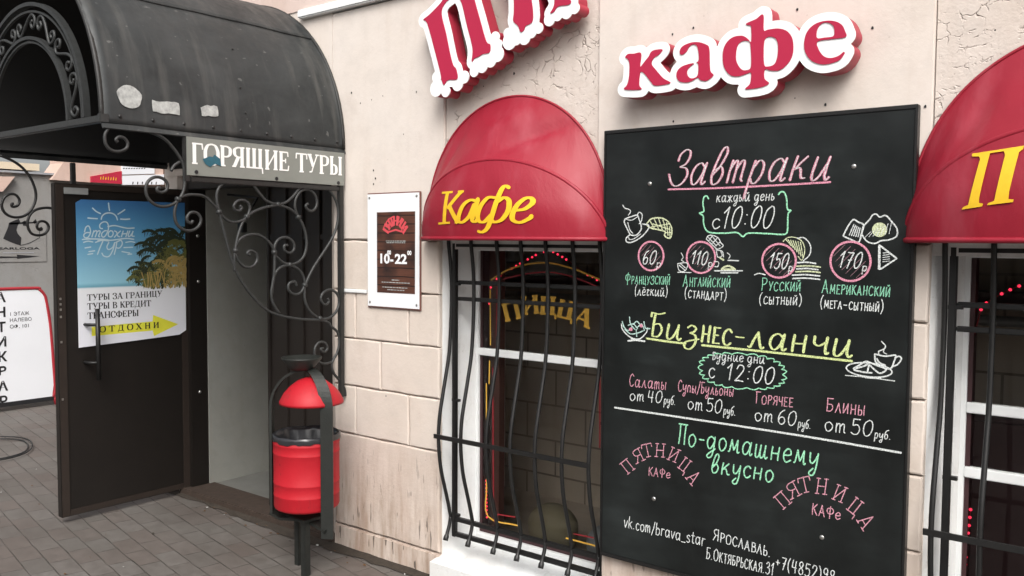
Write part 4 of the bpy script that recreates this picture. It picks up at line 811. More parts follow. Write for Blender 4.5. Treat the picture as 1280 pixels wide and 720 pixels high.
  ('small_cup_drawing','white',0.003,[(-1.5195,1.4865),(-1.4635,1.4869)]) ,
  ('small_cup_drawing','white',0.0025,[(-1.5059,1.5592),(-1.4968,1.5433),(-1.5037,1.5325),(-1.4935,1.5262)]) ,
  ('plate_drawing','white',0.004,[(-1.3722,1.4957),(-1.2649,1.4984)]) ,
  ('plate_drawing','white',0.004,[(-1.3469,1.489),(-1.281,1.4908)]) ,
  ('plate_drawing','cream',0.006,[(-1.3443,1.5016),(-1.3334,1.5106),(-1.3142,1.5142),(-1.2921,1.5028)]) ,
  ('plate_drawing','cream',0.006,[(-1.336,1.5018),(-1.2975,1.5027)]) ,
  ('plate_drawing','white',0.0035,[(-1.3201,1.5347),(-1.2791,1.5339)]) ,
  ('plate_drawing','cream',0.006,[(-1.3507,1.543),(-1.3367,1.5354)]) ,
  ('plate_drawing','white',0.0025,[(-1.3234,1.5615),(-1.3122,1.5513),(-1.3175,1.5409)]) ,
  ('plate_drawing','white',0.003,[(-1.3728,1.5296),(-1.356,1.5273),(-1.3585,1.5116),(-1.3708,1.5114)]) ,
  ('pancake_drawing','cream',0.003,[(-1.1196,1.603),(-1.1036,1.6163),(-1.0767,1.6163),(-1.0523,1.6006),(-1.0447,1.5692),(-1.0535,1.5401),(-1.0671,1.5531)]) ,
  ('pancake_drawing','cream',0.003,[(-1.1116,1.611),(-1.0922,1.5898)]) ,
  ('pancake_drawing','cream',0.003,[(-1.1029,1.6094),(-1.085,1.5825)]) ,
  ('pancake_drawing','cream',0.003,[(-1.0942,1.6078),(-1.0778,1.5751)]) ,
  ('pancake_drawing','cream',0.003,[(-1.0855,1.6063),(-1.0707,1.5678)]) ,
  ('pancake_drawing','cream',0.003,[(-1.0769,1.6047),(-1.0636,1.5605)]) ,
  ('pancake_drawing','cream',0.003,[(-1.0683,1.6032),(-1.0565,1.5533)]) ,
  ('pancake_drawing','cream',0.003,[(-1.0598,1.6017),(-1.0494,1.546)]) ,
  ('pancake_drawing','white',0.0035,[(-1.0712,1.6137),(-1.0473,1.6154),(-1.0257,1.5903),(-1.0275,1.5589),(-1.0482,1.5376)]) ,
  ('pancake_drawing','white',0.0045,[(-1.0693,1.5309),(-1.0375,1.5331),(-1.0059,1.5295)]) ,
  ('pancake_drawing','cream',0.0045,[(-1.0717,1.5187),(-1.0306,1.5211),(-0.99,1.5179)]) ,
  ('pancake_drawing','white',0.0045,[(-1.0715,1.5097),(-1.0343,1.5121),(-0.9976,1.5088)]) ,
  ('pancake_drawing','cream',0.0045,[(-1.0739,1.5001),(-1.032,1.5027),(-0.9906,1.4997)]) ,
  ('pancake_drawing','white',0.0045,[(-1.0855,1.4881),(-1.0383,1.491),(-0.9919,1.4882)]) ,
  ('pancake_drawing','white',0.0045,[(-1.0841,1.4764),(-1.0375,1.4795),(-0.9916,1.4767)]) ,
  ('pancake_drawing','white',0.0035,[(-1.2201,1.4853),(-1.2032,1.4912),(-1.1806,1.4865)]) ,
  ('egg_drawing','white',0.0042,[(-0.8596,1.6268),(-0.8554,1.652),(-0.8366,1.6744),(-0.8273,1.6893),(-0.8154,1.6916),(-0.8047,1.6825),(-0.7868,1.6872),(-0.7698,1.6688),(-0.7529,1.6465),(-0.7522,1.6219),(-0.7752,1.6095),(-0.7988,1.6069),(-0.8177,1.5979),(-0.842,1.6042),(-0.8596,1.6268)]) ,
  ('egg_drawing','cream',0.006,[(-0.7846,1.6417),(-0.7859,1.6341),(-0.79,1.6277),(-0.7964,1.6234),(-0.804,1.6219),(-0.8117,1.6234),(-0.8183,1.6277),(-0.8229,1.6342),(-0.8246,1.6418),(-0.8233,1.6495),(-0.8191,1.6559),(-0.8127,1.6602),(-0.8051,1.6616),(-0.7974,1.6601),(-0.7908,1.6557),(-0.7863,1.6493),(-0.7846,1.6417)]) ,
  ('egg_drawing','cream',0.006,[(-0.7896,1.6417),(-0.7906,1.636),(-0.7937,1.6312),(-0.7984,1.628),(-0.8041,1.6268),(-0.8099,1.628),(-0.8149,1.6312),(-0.8183,1.6361),(-0.8196,1.6418),(-0.8186,1.6475),(-0.8154,1.6524),(-0.8106,1.6556),(-0.8049,1.6567),(-0.7992,1.6555),(-0.7942,1.6522),(-0.7909,1.6474),(-0.7896,1.6417)]) ,
  ('egg_drawing','cream',0.006,[(-0.7945,1.6417),(-0.7952,1.6379),(-0.7973,1.6347),(-0.8005,1.6326),(-0.8043,1.6318),(-0.8081,1.6326),(-0.8114,1.6347),(-0.8137,1.638),(-0.8146,1.6418),(-0.8139,1.6456),(-0.8118,1.6488),(-0.8086,1.651),(-0.8048,1.6517),(-0.8009,1.6509),(-0.7977,1.6487),(-0.7954,1.6455),(-0.7945,1.6417)]) ,
  ('egg_drawing','cream',0.006,[(-0.7995,1.6417),(-0.7999,1.6398),(-0.8009,1.6382),(-0.8025,1.6371),(-0.8044,1.6368),(-0.8063,1.6372),(-0.808,1.6382),(-0.8091,1.6399),(-0.8095,1.6418),(-0.8092,1.6437),(-0.8082,1.6453),(-0.8066,1.6464),(-0.8047,1.6467),(-0.8027,1.6463),(-0.8011,1.6453),(-0.8,1.6436),(-0.7995,1.6417)]) ,
  ('egg_drawing','cream',0.006,[(-0.803,1.6417),(-0.8031,1.6412),(-0.8034,1.6407),(-0.8039,1.6404),(-0.8045,1.6403),(-0.8051,1.6404),(-0.8056,1.6407),(-0.8059,1.6412),(-0.806,1.6418),(-0.8059,1.6423),(-0.8056,1.6428),(-0.8051,1.6431),(-0.8046,1.6432),(-0.804,1.6431),(-0.8035,1.6428),(-0.8032,1.6423),(-0.803,1.6417)]) ,
  ('egg_drawing','white',0.0018,[(-0.8496,1.6168),(-0.8307,1.6368)]) ,
  ('egg_drawing','white',0.0018,[(-0.837,1.6188),(-0.8203,1.6418)]) ,
  ('egg_drawing','white',0.0018,[(-0.8245,1.6208),(-0.8099,1.6467)]) ,
  ('egg_drawing','white',0.0018,[(-0.8121,1.6228),(-0.7996,1.6517)]) ,
  ('egg_drawing','white',0.0018,[(-0.7998,1.6248),(-0.7893,1.6566)]) ,
  ('egg_drawing','white',0.0018,[(-0.7875,1.6268),(-0.779,1.6614)]) ,
  ('egg_drawing','white',0.0018,[(-0.7753,1.6288),(-0.7688,1.6663)]) ,
  ('toast_drawing','white',0.0045,[(-0.9188,1.6218),(-0.906,1.6497),(-0.8878,1.6749),(-0.8704,1.6662),(-0.854,1.657),(-0.8606,1.6294),(-0.8687,1.6016),(-0.8936,1.6106),(-0.9188,1.6218)]) ,
  ('toast_drawing','white',0.003,[(-0.8989,1.6243),(-0.885,1.6597)]) ,
  ('toast_drawing','white',0.003,[(-0.8919,1.6228),(-0.88,1.6567)]) ,
  ('toast_drawing','white',0.003,[(-0.885,1.6213),(-0.875,1.6536)]) ,
  ('toast_drawing','white',0.003,[(-0.878,1.6198),(-0.87,1.6506)]) ,
  ('toast_drawing','white',0.003,[(-0.8711,1.6183),(-0.865,1.6475)]) ,
  ('cheese_drawing','white',0.005,[(-0.8032,1.592),(-0.7766,1.5714),(-0.7502,1.5505)]) ,
  ('cheese_drawing','white',0.0045,[(-0.7502,1.5505),(-0.7732,1.5337),(-0.7964,1.5173),(-0.805,1.5171)]) ,
  ('cheese_drawing','white',0.007,[(-0.8041,1.592),(-0.8031,1.5521),(-0.8021,1.5172)]) ,
  ('cheese_drawing','white',0.002,[(-0.793,1.5672),(-0.7718,1.5699)]) ,
  ('cheese_drawing','white',0.002,[(-0.7928,1.5602),(-0.7716,1.563)]) ,
  ('cheese_drawing','white',0.002,[(-0.7926,1.5533),(-0.7714,1.5561)]) ,
  ('cheese_drawing','white',0.002,[(-0.7924,1.5463),(-0.7712,1.5492)]) ,
  ('cheese_drawing','white',0.002,[(-0.7922,1.5393),(-0.7711,1.5422)]) ,
  ('salad_bowl_drawing','white',0.0045,[(-1.7578,1.2781),(-1.7546,1.2601),(-1.7332,1.2381),(-1.7033,1.2247),(-1.6739,1.2268),(-1.6481,1.2518),(-1.6414,1.2702)]) ,
  ('salad_bowl_drawing','white',0.006,[(-1.7281,1.214),(-1.6914,1.2193),(-1.6534,1.2181)]) ,
  ('salad_bowl_drawing','white',0.004,[(-1.7151,1.2227),(-1.6739,1.2248)]) ,
  ('salad_bowl_drawing','ice',0.004,[(-1.755,1.2888),(-1.7456,1.2659)]) ,
  ('salad_bowl_drawing','ice',0.004,[(-1.7223,1.3079),(-1.7172,1.2807),(-1.6979,1.2613)]) ,
  ('salad_bowl_drawing','ice',0.004,[(-1.6586,1.2937),(-1.6513,1.2695),(-1.631,1.2683)]) ,
  ('salad_bowl_drawing','ice',0.004,[(-1.7517,1.2707),(-1.7275,1.2541),(-1.7099,1.2708)]) ,
  ('salad_bowl_drawing','ice',0.004,[(-1.7278,1.2748),(-1.7041,1.2815),(-1.6862,1.2646)]) ,
  ('salad_bowl_drawing','ice',0.004,[(-1.7041,1.2815),(-1.6896,1.2928),(-1.6777,1.2832)]) ,
  ('salad_bowl_drawing','ice',0.004,[(-1.6892,1.267),(-1.6689,1.2838),(-1.657,1.264)]) ,
  ('salad_bowl_drawing','ice',0.004,[(-1.7425,1.2583),(-1.7154,1.2419),(-1.6801,1.2496),(-1.6541,1.2616)]) ,
  ('salad_bowl_drawing','ice',0.004,[(-1.6921,1.2617),(-1.6887,1.2335)]) ,
  ('salad_bowl_drawing','pink',0.006,[(-1.7109,1.2604),(-1.7118,1.2582),(-1.7142,1.2567),(-1.7171,1.2565),(-1.7195,1.2577),(-1.7204,1.2598),(-1.7196,1.2619),(-1.7172,1.2634),(-1.7143,1.2636),(-1.7119,1.2625),(-1.7109,1.2604)]) ,
  ('salad_bowl_drawing','pink',0.006,[(-1.6653,1.2773),(-1.6662,1.2752),(-1.6685,1.2737),(-1.6714,1.2735),(-1.6738,1.2747),(-1.6747,1.2767),(-1.6738,1.2789),(-1.6715,1.2804),(-1.6686,1.2805),(-1.6663,1.2794),(-1.6653,1.2773)]) ,
  ('sandwich_plate_drawing','white',0.0042,[(-0.7544,1.1864),(-0.7563,1.1818),(-0.7611,1.1774),(-0.7686,1.1734),(-0.7786,1.17),(-0.7907,1.1674),(-0.8043,1.1656),(-0.8189,1.1647),(-0.8338,1.1648),(-0.8484,1.166),(-0.8621,1.168),(-0.8742,1.171),(-0.8841,1.1746),(-0.8915,1.1789),(-0.8959,1.1835),(-0.8971,1.1884),(-0.8951,1.1931),(-0.8901,1.1976),(-0.8821,1.2017),(-0.8716,1.2051),(-0.8591,1.2077),(-0.8452,1.2094),(-0.8305,1.2101),(-0.8156,1.2098),(-0.8012,1.2086),(-0.7879,1.2064),(-0.7762,1.2034),(-0.7667,1.1998),(-0.7598,1.1956),(-0.7556,1.1911),(-0.7544,1.1864)]) ,
  ('sandwich_plate_drawing','white',0.003,[(-0.8994,1.1624),(-0.8232,1.1627),(-0.7452,1.1595)]) ,
  ('sandwich_plate_drawing','white',0.007,[(-0.8357,1.1631),(-0.7901,1.1643)]) ,
  ('sandwich_plate_drawing','white',0.005,[(-0.8744,1.187),(-0.8556,1.2006),(-0.8371,1.2137),(-0.8245,1.2122),(-0.7994,1.2041),(-0.7725,1.1946),(-0.7905,1.1799),(-0.8094,1.191),(-0.8242,1.2027),(-0.8299,1.1803)]) ,
  ('sandwich_plate_drawing','white',0.005,[(-0.8721,1.1828),(-0.8445,1.1789),(-0.8153,1.1787)]) ,
  ('sandwich_plate_drawing','white',0.005,[(-0.868,1.1876),(-0.8409,1.1989),(-0.8285,1.2066)]) ,
  ('coffee_drawing','white',0.0045,[(-0.8087,1.241),(-0.806,1.2174),(-0.7912,1.2057),(-0.7726,1.1967),(-0.7565,1.2004),(-0.749,1.2225),(-0.7455,1.2421),(-0.7757,1.2365),(-0.8087,1.241)]) ,
  ('coffee_drawing','white',0.0045,[(-0.8021,1.2264),(-0.7935,1.2142),(-0.7749,1.2073)]) ,
  ('coffee_drawing','white',0.0042,[(-0.7473,1.2334),(-0.7354,1.24),(-0.7272,1.233),(-0.7367,1.2151),(-0.7506,1.2061)]) ,
  ('coffee_drawing','white',0.0035,[(-0.7892,1.2836),(-0.7766,1.2695),(-0.7824,1.2583),(-0.7966,1.2507),(-0.7964,1.2433)]) ,
  ('coffee_drawing','white',0.003,[(-0.7765,1.2674),(-0.7822,1.2497),(-0.7718,1.2441)]) ,
]
SCREWS= [(-1.6415, 1.8186), (-0.8906, 1.8478), (-1.6051, 0.6141), (-0.9637, 0.6033)]
LETTERS={
  'к' : [[(-1.7176,2.2899),(-1.7048,2.3009),(-1.679,2.2991),(-1.6493,2.2975),(-1.6528,2.254),(-1.6502,2.2478),(-1.6319,2.2661),(-1.6155,2.2823),(-1.609,2.2946),(-1.5933,2.3013),(-1.5605,2.2992),(-1.5741,2.2829),(-1.5904,2.2756),(-1.6011,2.266),(-1.6041,2.2504),(-1.5856,2.2279),(-1.5563,2.1957),(-1.5276,2.1782),(-1.5356,2.1719),(-1.5888,2.1717),(-1.6056,2.1866),(-1.6312,2.2171),(-1.644,2.2273),(-1.6524,2.2246),(-1.656,2.1809),(-1.6472,2.1639),(-1.7203,2.1713),(-1.7075,2.1864),(-1.6993,2.2188),(-1.6982,2.2631),(-1.7063,2.2826)]] ,
  'а' : [[(-1.4875,2.272),(-1.4909,2.2845),(-1.4801,2.2994),(-1.4504,2.3081),(-1.4193,2.3067),(-1.3884,2.2942),(-1.3759,2.2766),(-1.3714,2.2032),(-1.3582,2.1864),(-1.3693,2.1738),(-1.3875,2.1667),(-1.4075,2.1724),(-1.4185,2.182),(-1.4363,2.1741),(-1.4597,2.1695),(-1.4874,2.1754),(-1.5013,2.1911),(-1.5,2.2123),(-1.482,2.228),(-1.4491,2.2347),(-1.418,2.2387),(-1.4171,2.2701),(-1.4237,2.2933),(-1.4386,2.3009),(-1.454,2.2938),(-1.464,2.2789),(-1.4772,2.2707)],[(-1.4566,2.2166),(-1.4334,2.2328),(-1.4179,2.231),(-1.4172,2.1945),(-1.4286,2.1831),(-1.4481,2.1838),(-1.4602,2.1993)]] ,
  'ф' : [[(-1.2428,2.3422),(-1.2344,2.3477),(-1.2061,2.3548),(-1.181,2.3663),(-1.1785,2.3142),(-1.1631,2.3133),(-1.1286,2.3123),(-1.0977,2.2993),(-1.0789,2.2706),(-1.0759,2.2278),(-1.0886,2.1968),(-1.1187,2.174),(-1.1532,2.1767),(-1.1672,2.183),(-1.174,2.1738),(-1.1714,2.1501),(-1.1557,2.1351),(-1.18,2.1243),(-1.2368,2.122),(-1.2383,2.1269),(-1.2228,2.1402),(-1.22,2.1756),(-1.2379,2.1743),(-1.2667,2.1694),(-1.2962,2.1774),(-1.319,2.2075),(-1.325,2.2494),(-1.3167,2.2826),(-1.2914,2.3045),(-1.255,2.3062),(-1.2332,2.2917),(-1.2222,2.2802),(-1.2225,2.3272),(-1.227,2.3365)],[(-1.2752,2.2261),(-1.2724,2.27),(-1.2561,2.2867),(-1.233,2.285),(-1.2242,2.2703),(-1.2205,2.1993),(-1.2346,2.1874),(-1.2563,2.1933)],[(-1.1772,2.2575),(-1.1729,2.2835),(-1.1557,2.2891),(-1.1347,2.2783),(-1.1272,2.2509),(-1.1299,2.215),(-1.1397,2.195),(-1.1604,2.1908),(-1.1746,2.1992)]] ,
  'е' : [[(-1.0397,2.2459),(-1.0339,2.2806),(-1.0148,2.3036),(-0.9859,2.3134),(-0.9507,2.3113),(-0.922,2.2963),(-0.9089,2.2725),(-0.9066,2.2533),(-0.9493,2.2529),(-0.9954,2.2515),(-0.9936,2.2301),(-0.9768,2.2037),(-0.9541,2.1932),(-0.9289,2.1964),(-0.9104,2.2079),(-0.9084,2.2033),(-0.9223,2.1842),(-0.9474,2.1765),(-0.9793,2.1759),(-1.0121,2.1907),(-1.0324,2.2158)],[(-0.9976,2.2627),(-0.9982,2.2884),(-0.9857,2.3057),(-0.9666,2.308),(-0.9472,2.295),(-0.9422,2.274),(-0.9463,2.2607),(-0.9718,2.261)]] ,
  'П' : [[(-2.7667,2.5855),(-2.7237,2.6054),(-2.6572,2.6454),(-2.6334,2.6734),(-2.5574,2.716),(-2.4945,2.7385),(-2.4775,2.7103),(-2.475,2.6595),(-2.432,2.5353),(-2.3983,2.4428),(-2.3763,2.4257),(-2.3794,2.3929),(-2.4147,2.3907),(-2.4425,2.3816),(-2.4627,2.3782),(-2.4784,2.3666),(-2.4741,2.4235),(-2.5051,2.5209),(-2.5317,2.6097),(-2.5456,2.6375),(-2.563,2.6616),(-2.598,2.6546),(-2.6369,2.6352),(-2.6548,2.5947),(-2.6272,2.5041),(-2.6034,2.4145),(-2.5856,2.3649),(-2.568,2.3456),(-2.5621,2.3019),(-2.615,2.3033),(-2.6411,2.2844),(-2.6532,2.3075),(-2.6628,2.3129),(-2.6568,2.3254),(-2.6992,2.4529),(-2.7421,2.5686)]] ,
  'Я' : [[(-2.2497,2.5404),(-2.2526,2.5044),(-2.2274,2.4804),(-2.2148,2.4543),(-2.1963,2.4598),(-2.1882,2.4747),(-2.1557,2.4859),(-2.1519,2.5252),(-2.1615,2.5826),(-2.1772,2.6331),(-2.1368,2.6459),(-2.0918,2.6182),(-2.0521,2.5723),(-2.045,2.5477),(-2.0516,2.5253),(-2.0661,2.5072),(-2.0466,2.5104),(-2.0273,2.5277),(-1.9746,2.527),(-1.9702,2.551),(-2.0192,2.6755),(-2.074,2.8183),(-2.0839,2.836),(-2.1285,2.8415),(-2.2198,2.8488),(-2.2926,2.8235),(-2.3242,2.7729),(-2.3078,2.7128),(-2.26,2.6636),(-2.2512,2.6055)],[(-2.1634,2.8053),(-2.2194,2.7927),(-2.2502,2.7586),(-2.2291,2.7144),(-2.1776,2.6889),(-2.1172,2.6858)]] ,
}
IRON =[
  [(-0.8547,1.6803),(-0.8634,1.6687),(-0.88,1.676),(-0.8822,1.6949),(-0.8626,1.7145),(-0.833,1.7115),(-0.8163,1.685),(-0.8296,1.6539),(-0.8681,1.6358),(-0.9097,1.6451),(-0.9339,1.6711),(-0.9397,1.716),(-0.9225,1.7676),(-0.8908,1.7856),(-0.8487,1.7912),(-0.7975,1.7858),(-0.7543,1.7526),(-0.7265,1.7207),(-0.6998,1.6236),(-0.6659,1.5119),(-0.6237,1.4232),(-0.5509,1.3314),(-0.4754,1.2692),(-0.3971,1.2381),(-0.2831,1.2145),(-0.164,1.2023),(-0.1113,1.1848),(-0.0988,1.1678),(-0.0558,1.1341),(-0.0431,1.0855),(-0.0565,1.0323),(-0.0872,0.9879),(-0.0917,0.9546),(-0.0747,0.9187),(-0.0357,0.8799),(-0.0095,0.8353),(-0.0052,0.8003)] ,
  [(-1.0024,1.8087),(-1.0118,1.8156),(-1.0176,1.8021),(-1.0003,1.794),(-0.9762,1.8041),(-0.9701,1.8304),(-0.989,1.8515),(-1.0229,1.8561),(-1.0544,1.8382),(-1.0666,1.807),(-1.0595,1.7709),(-1.0288,1.7428),(-0.9894,1.7353),(-0.949,1.7456),(-0.92,1.7677),(-0.8988,1.8003),(-0.8898,1.8461),(-0.8931,1.8987),(-0.9049,1.9354),(-0.9369,1.9777),(-0.9766,2.0149),(-1.0158,2.0332),(-1.0546,2.0417)] ,
  [(-1.2198,2.0361),(-1.2332,2.0082),(-1.2303,1.9737),(-1.2092,1.951),(-1.1766,1.9488),(-1.1468,1.9634),(-1.1405,1.9853),(-1.1535,2.0033),(-1.1754,2.0068),(-1.1888,1.995),(-1.1817,1.9851)] ,
  [(-0.9531,1.8857),(-0.9381,1.909),(-0.9116,1.9274)] ,
  [(-0.7246,1.7191),(-0.7363,1.7645),(-0.7342,1.809),(-0.712,1.8419),(-0.6677,1.8623),(-0.6152,1.8686),(-0.5696,1.8614),(-0.5389,1.8381),(-0.5079,1.8065),(-0.4725,1.778),(-0.4119,1.7654),(-0.3621,1.7788),(-0.3197,1.8114),(-0.2852,1.8476),(-0.2417,1.8644),(-0.1799,1.8691),(-0.1214,1.8559),(-0.0757,1.8186),(-0.0481,1.7619),(-0.0485,1.6966),(-0.0724,1.631),(-0.1191,1.5659),(-0.174,1.5019),(-0.2135,1.4516),(-0.2548,1.3822),(-0.2602,1.3445),(-0.2572,1.3037),(-0.2323,1.2548),(-0.1726,1.2126),(-0.1112,1.2085),(-0.0626,1.2376),(-0.0424,1.2858),(-0.0566,1.3287),(-0.1012,1.3516),(-0.1454,1.3368),(-0.1596,1.3057),(-0.1371,1.2769),(-0.1106,1.2893),(-0.1175,1.3078)] ,
  [(-0.7246,1.7191),(-0.6922,1.6892),(-0.6554,1.6771),(-0.6101,1.6846),(-0.5816,1.7049),(-0.5673,1.7381),(-0.5747,1.7641),(-0.6013,1.7775),(-0.6316,1.7718),(-0.6506,1.7516),(-0.6434,1.7325),(-0.6209,1.7299),(-0.6093,1.7433),(-0.6198,1.7521)] ,
  [(-0.6494,1.4553),(-0.6517,1.4992),(-0.6467,1.5492),(-0.6283,1.6243),(-0.5983,1.6875),(-0.546,1.7267),(-0.4697,1.7521),(-0.4073,1.7608),(-0.3436,1.7459),(-0.2949,1.7101),(-0.2574,1.648),(-0.2463,1.574),(-0.2686,1.5135),(-0.3218,1.4834),(-0.3784,1.4884),(-0.4226,1.5192),(-0.4349,1.5402),(-0.4282,1.5806),(-0.4011,1.6055),(-0.3611,1.6097),(-0.3257,1.5873),(-0.3211,1.554),(-0.3457,1.5369),(-0.3746,1.5477),(-0.3775,1.5714),(-0.3582,1.574)] ,
  [(-0.2951,1.7087),(-0.3135,1.7531),(-0.3071,1.7982),(-0.2767,1.8342),(-0.2332,1.8432),(-0.1937,1.8205),(-0.1807,1.7787),(-0.1988,1.7463),(-0.2297,1.7419),(-0.2497,1.7622),(-0.2355,1.7767)] ,
  [(-0.5664,1.5284),(-0.5826,1.5361),(-0.5661,1.5487),(-0.5363,1.5358),(-0.5307,1.5037),(-0.5566,1.4761),(-0.6011,1.4769),(-0.6342,1.5115),(-0.6452,1.5492),(-0.6287,1.5929),(-0.5845,1.6184),(-0.5247,1.6214),(-0.4716,1.5935),(-0.4364,1.5441),(-0.4377,1.4306),(-0.4542,1.3529),(-0.4439,1.3001),(-0.4097,1.2508)] ,
  [(-0.4512,1.3397),(-0.4426,1.4112),(-0.4185,1.4563),(-0.3705,1.4777),(-0.3138,1.4673),(-0.2727,1.4327),(-0.2598,1.3851),(-0.2819,1.3454),(-0.3233,1.3379),(-0.3556,1.3619),(-0.3504,1.391),(-0.3177,1.3978),(-0.3081,1.3761)] ,
  [(-0.0958,0.9848),(-0.1428,0.9818),(-0.1887,1.0053),(-0.2024,1.0432),(-0.1939,1.0755),(-0.1671,1.093),(-0.1335,1.0834),(-0.1209,1.0587),(-0.1338,1.0425),(-0.1549,1.0452),(-0.1623,1.0593),(-0.1464,1.0598)] ,
]
COLLARS= [(-0.9225, 1.7691), (-0.7265, 1.7207), (-0.4119, 1.7647), (-0.2951, 1.7087), (-0.5831, 1.7035), (-0.6452, 1.5492), (-0.4349, 1.5402), (-0.3463, 1.4799), (-0.2582, 1.3796), (-0.1674, 1.2109)]
LIRON =[
  [(-0.9071,1.7867),(-0.9173,1.7846),(-0.9134,1.7703),(-0.8878,1.7766),(-0.8768,1.806),(-0.8949,1.8341),(-0.9245,1.8373),(-0.9543,1.8163),(-0.9678,1.7756),(-0.9561,1.7402),(-0.9273,1.7186),(-0.885,1.7133),(-0.8416,1.7299),(-0.8103,1.7674),(-0.7915,1.8185),(-0.7947,1.8734),(-0.8194,1.936),(-0.8614,1.9877),(-0.9116,2.02),(-0.9695,2.0423)] ,
  [(-0.7713,1.6607),(-0.7645,1.6488),(-0.7804,1.6486),(-0.7889,1.6641),(-0.7831,1.6854),(-0.7616,1.6951),(-0.7368,1.6863),(-0.7266,1.6586),(-0.7471,1.6258),(-0.7874,1.6162),(-0.8222,1.6297),(-0.8387,1.6706),(-0.8335,1.7073),(-0.8153,1.7398),(-0.7796,1.762),(-0.7259,1.7702),(-0.69,1.7574),(-0.6452,1.7117),(-0.6101,1.6177)] ,
]
LPOST= [(-0.7741, 2.0762), (-0.7789, 1.8696), (-0.6874, 1.8741)]
SCALLOPS= [(-2.6893, 2.2745, 0.0362), (-2.6327, 2.2574, 0.0261), (-2.6894, 2.3246, 0.0242), (-2.562, 2.2804, 0.0301), (-2.5239, 2.3063, 0.0275), (-2.467, 2.3254, 0.0248), (-2.4222, 2.3413, 0.0288), (-2.376, 2.3608, 0.0306), (-2.338, 2.381, 0.0323), (-2.3525, 2.4532, 0.0238), (-2.3328, 2.4216, 0.0193), (-2.2742, 2.426, 0.0358), (-2.2375, 2.4292, 0.025), (-2.196, 2.4291, 0.0287), (-2.1604, 2.4466, 0.0243), (-2.1252, 2.4575, 0.022), (-2.0708, 2.4851, 0.0274), (-2.0319, 2.4949, 0.0233), (-1.9886, 2.4998, 0.0266), (-1.9508, 2.5093, 0.0225), (-2.2587, 2.4728, 0.021), (-2.285, 2.4602, 0.0212)]
# ------------------------------------------------------------------ ground
m = MB(); n = 2
m.add([(-70, -60, 0), (60, -60, 0), (60, 60, 0), (-70, 60, 0)], [(0, 1, 2, 3)])
struct(m.build('pavement', 'pavers'))
m = MB(); rnd = random.Random(3); row = []
for i in range(121):
    x = -5.1+i*.075; row.append((x, -.045-.03*rnd.random()-.02*math.sin(x*3)))
m.add([(x, y, .005) for x, y in row]+[(x, .0, .016+.006*rnd.random()) for x, y in row], [(i, i+1, 122+i, 121+i) for i in range(120)])
struct(m.build('soil_strip', 'soil'))

# ------------------------------------------------------------------ cafe building
bld = thing('cafe_building', 'pale beige plastered building with grooved stone courses, two barred windows and an open brown door', 'building', (-2, .3, 0))
m = MB()
YC, YD = .022, .36
def core(x0, x1, z0, z1, y0=YC): m.box(x0, x1, y0, YD, z0, z1)
core(-5.1, -4.965, 0, 4.6, .002); core(-4.965, -3.5, 1.985, 4.6, .002)
W1, W2 = (-2.76, -1.86), (-.66, .24)
core(-3.5, W1[0], 0, 4.6); core(W1[1], W2[0], 0, 4.6); core(W2[1], 4.5, 0, 4.6)
for a, b in (W1, W2): core(a, b, 0, .1); core(a, b, 1.605, 4.6)
m.build('wall', 'plaster', bld)
# window bays above the openings: rough, slightly sunk plaster is the core there
m = MB()
for a, b in ((-2.724, -1.902), (-.662, .16)): m.box(a, b, .010, .021, 1.607, 4.6)
build_each(m, 'sunk_bay', 'plaster_rough', bld)
m = MB()
for a, b in ((-5.099, -2.728), (-1.898, -.666), (.164, 4.5)):
    m.box(a if a > -5 else -3.5, b, -.001, .0215, 1.604, 2.745, 0, .004)
m.box(-5.099, -3.5005, -.001, .0215, 1.988, 2.745)
build_each(m, 'render_panel', 'plaster', bld)
m = MB(); m.box(-5.099, 4.5, -.004, .0215, 2.80, 4.6); m.build('upper_wall', 'plaster_pink', bld)
m = MB(); m.box(-3.74, 4.5, -.035, .03, 2.752, 2.795, 0, .006); m.build('moulding', 'white_paint', bld)
# grooved courses
Z = [.125, .608, .857, 1.101, 1.347, 1.598]
J = {3: (-3.335, -2.958), 2: (-3.152,), 1: (-3.335, -2.958), 4: (), 0: ()}
m = MB(); mp = MB(); rnd = random.Random(5)
def rough_block(mb, x0, x1, y, z0, z1, rn):
    # plastered block with hand-run, slightly wavy edges
    out = []
    def edge(p, q):
        n = max(3, int(((p[0]-q[0])**2+(p[1]-q[1])**2)**.5/.035)); dx, dz = q[0]-p[0], q[1]-p[1]; L = (dx*dx+dz*dz)**.5
        ph = rn.uniform(0, 6); am = rn.uniform(.0006, .002)
        for k in range(n):
            t = k/n; o = am*math.sin(ph+t*L*22)+rn.uniform(-.0012, .0012); out.append((p[0]+dx*t-dz/L*o, p[1]+dz*t+dx/L*o))
    edge((x0, z0), (x1, z0)); edge((x1, z0), (x1, z1)); edge((x1, z1), (x0, z1)); edge((x0, z1), (x0, z0))
    cx, cz = (x0+x1)/2, (z0+z1)/2; n = len(out); vs = []
    for ins, yy in ((0, .0215), (.0, y+.008), (.0025, y+.0022), (.007, y)):
        for px, pz in out: vs.append((px-math.copysign(min(ins, abs(px-cx)), px-cx)*min(1, max(0, 1-(min(px-x0, x1-px)-.0)/.03)), yy, pz-math.copysign(min(ins, abs(pz-cz)), pz-cz)*min(1, max(0, 1-(min(pz-z0, z1-pz))/.03))))
    mb.add(vs, [(r*n+k, r*n+(k+1) % n, (r+1)*n+(k+1) % n, (r+1)*n+k) for r in range(3) for k in range(n)]+[tuple(range(3*n, 4*n))])
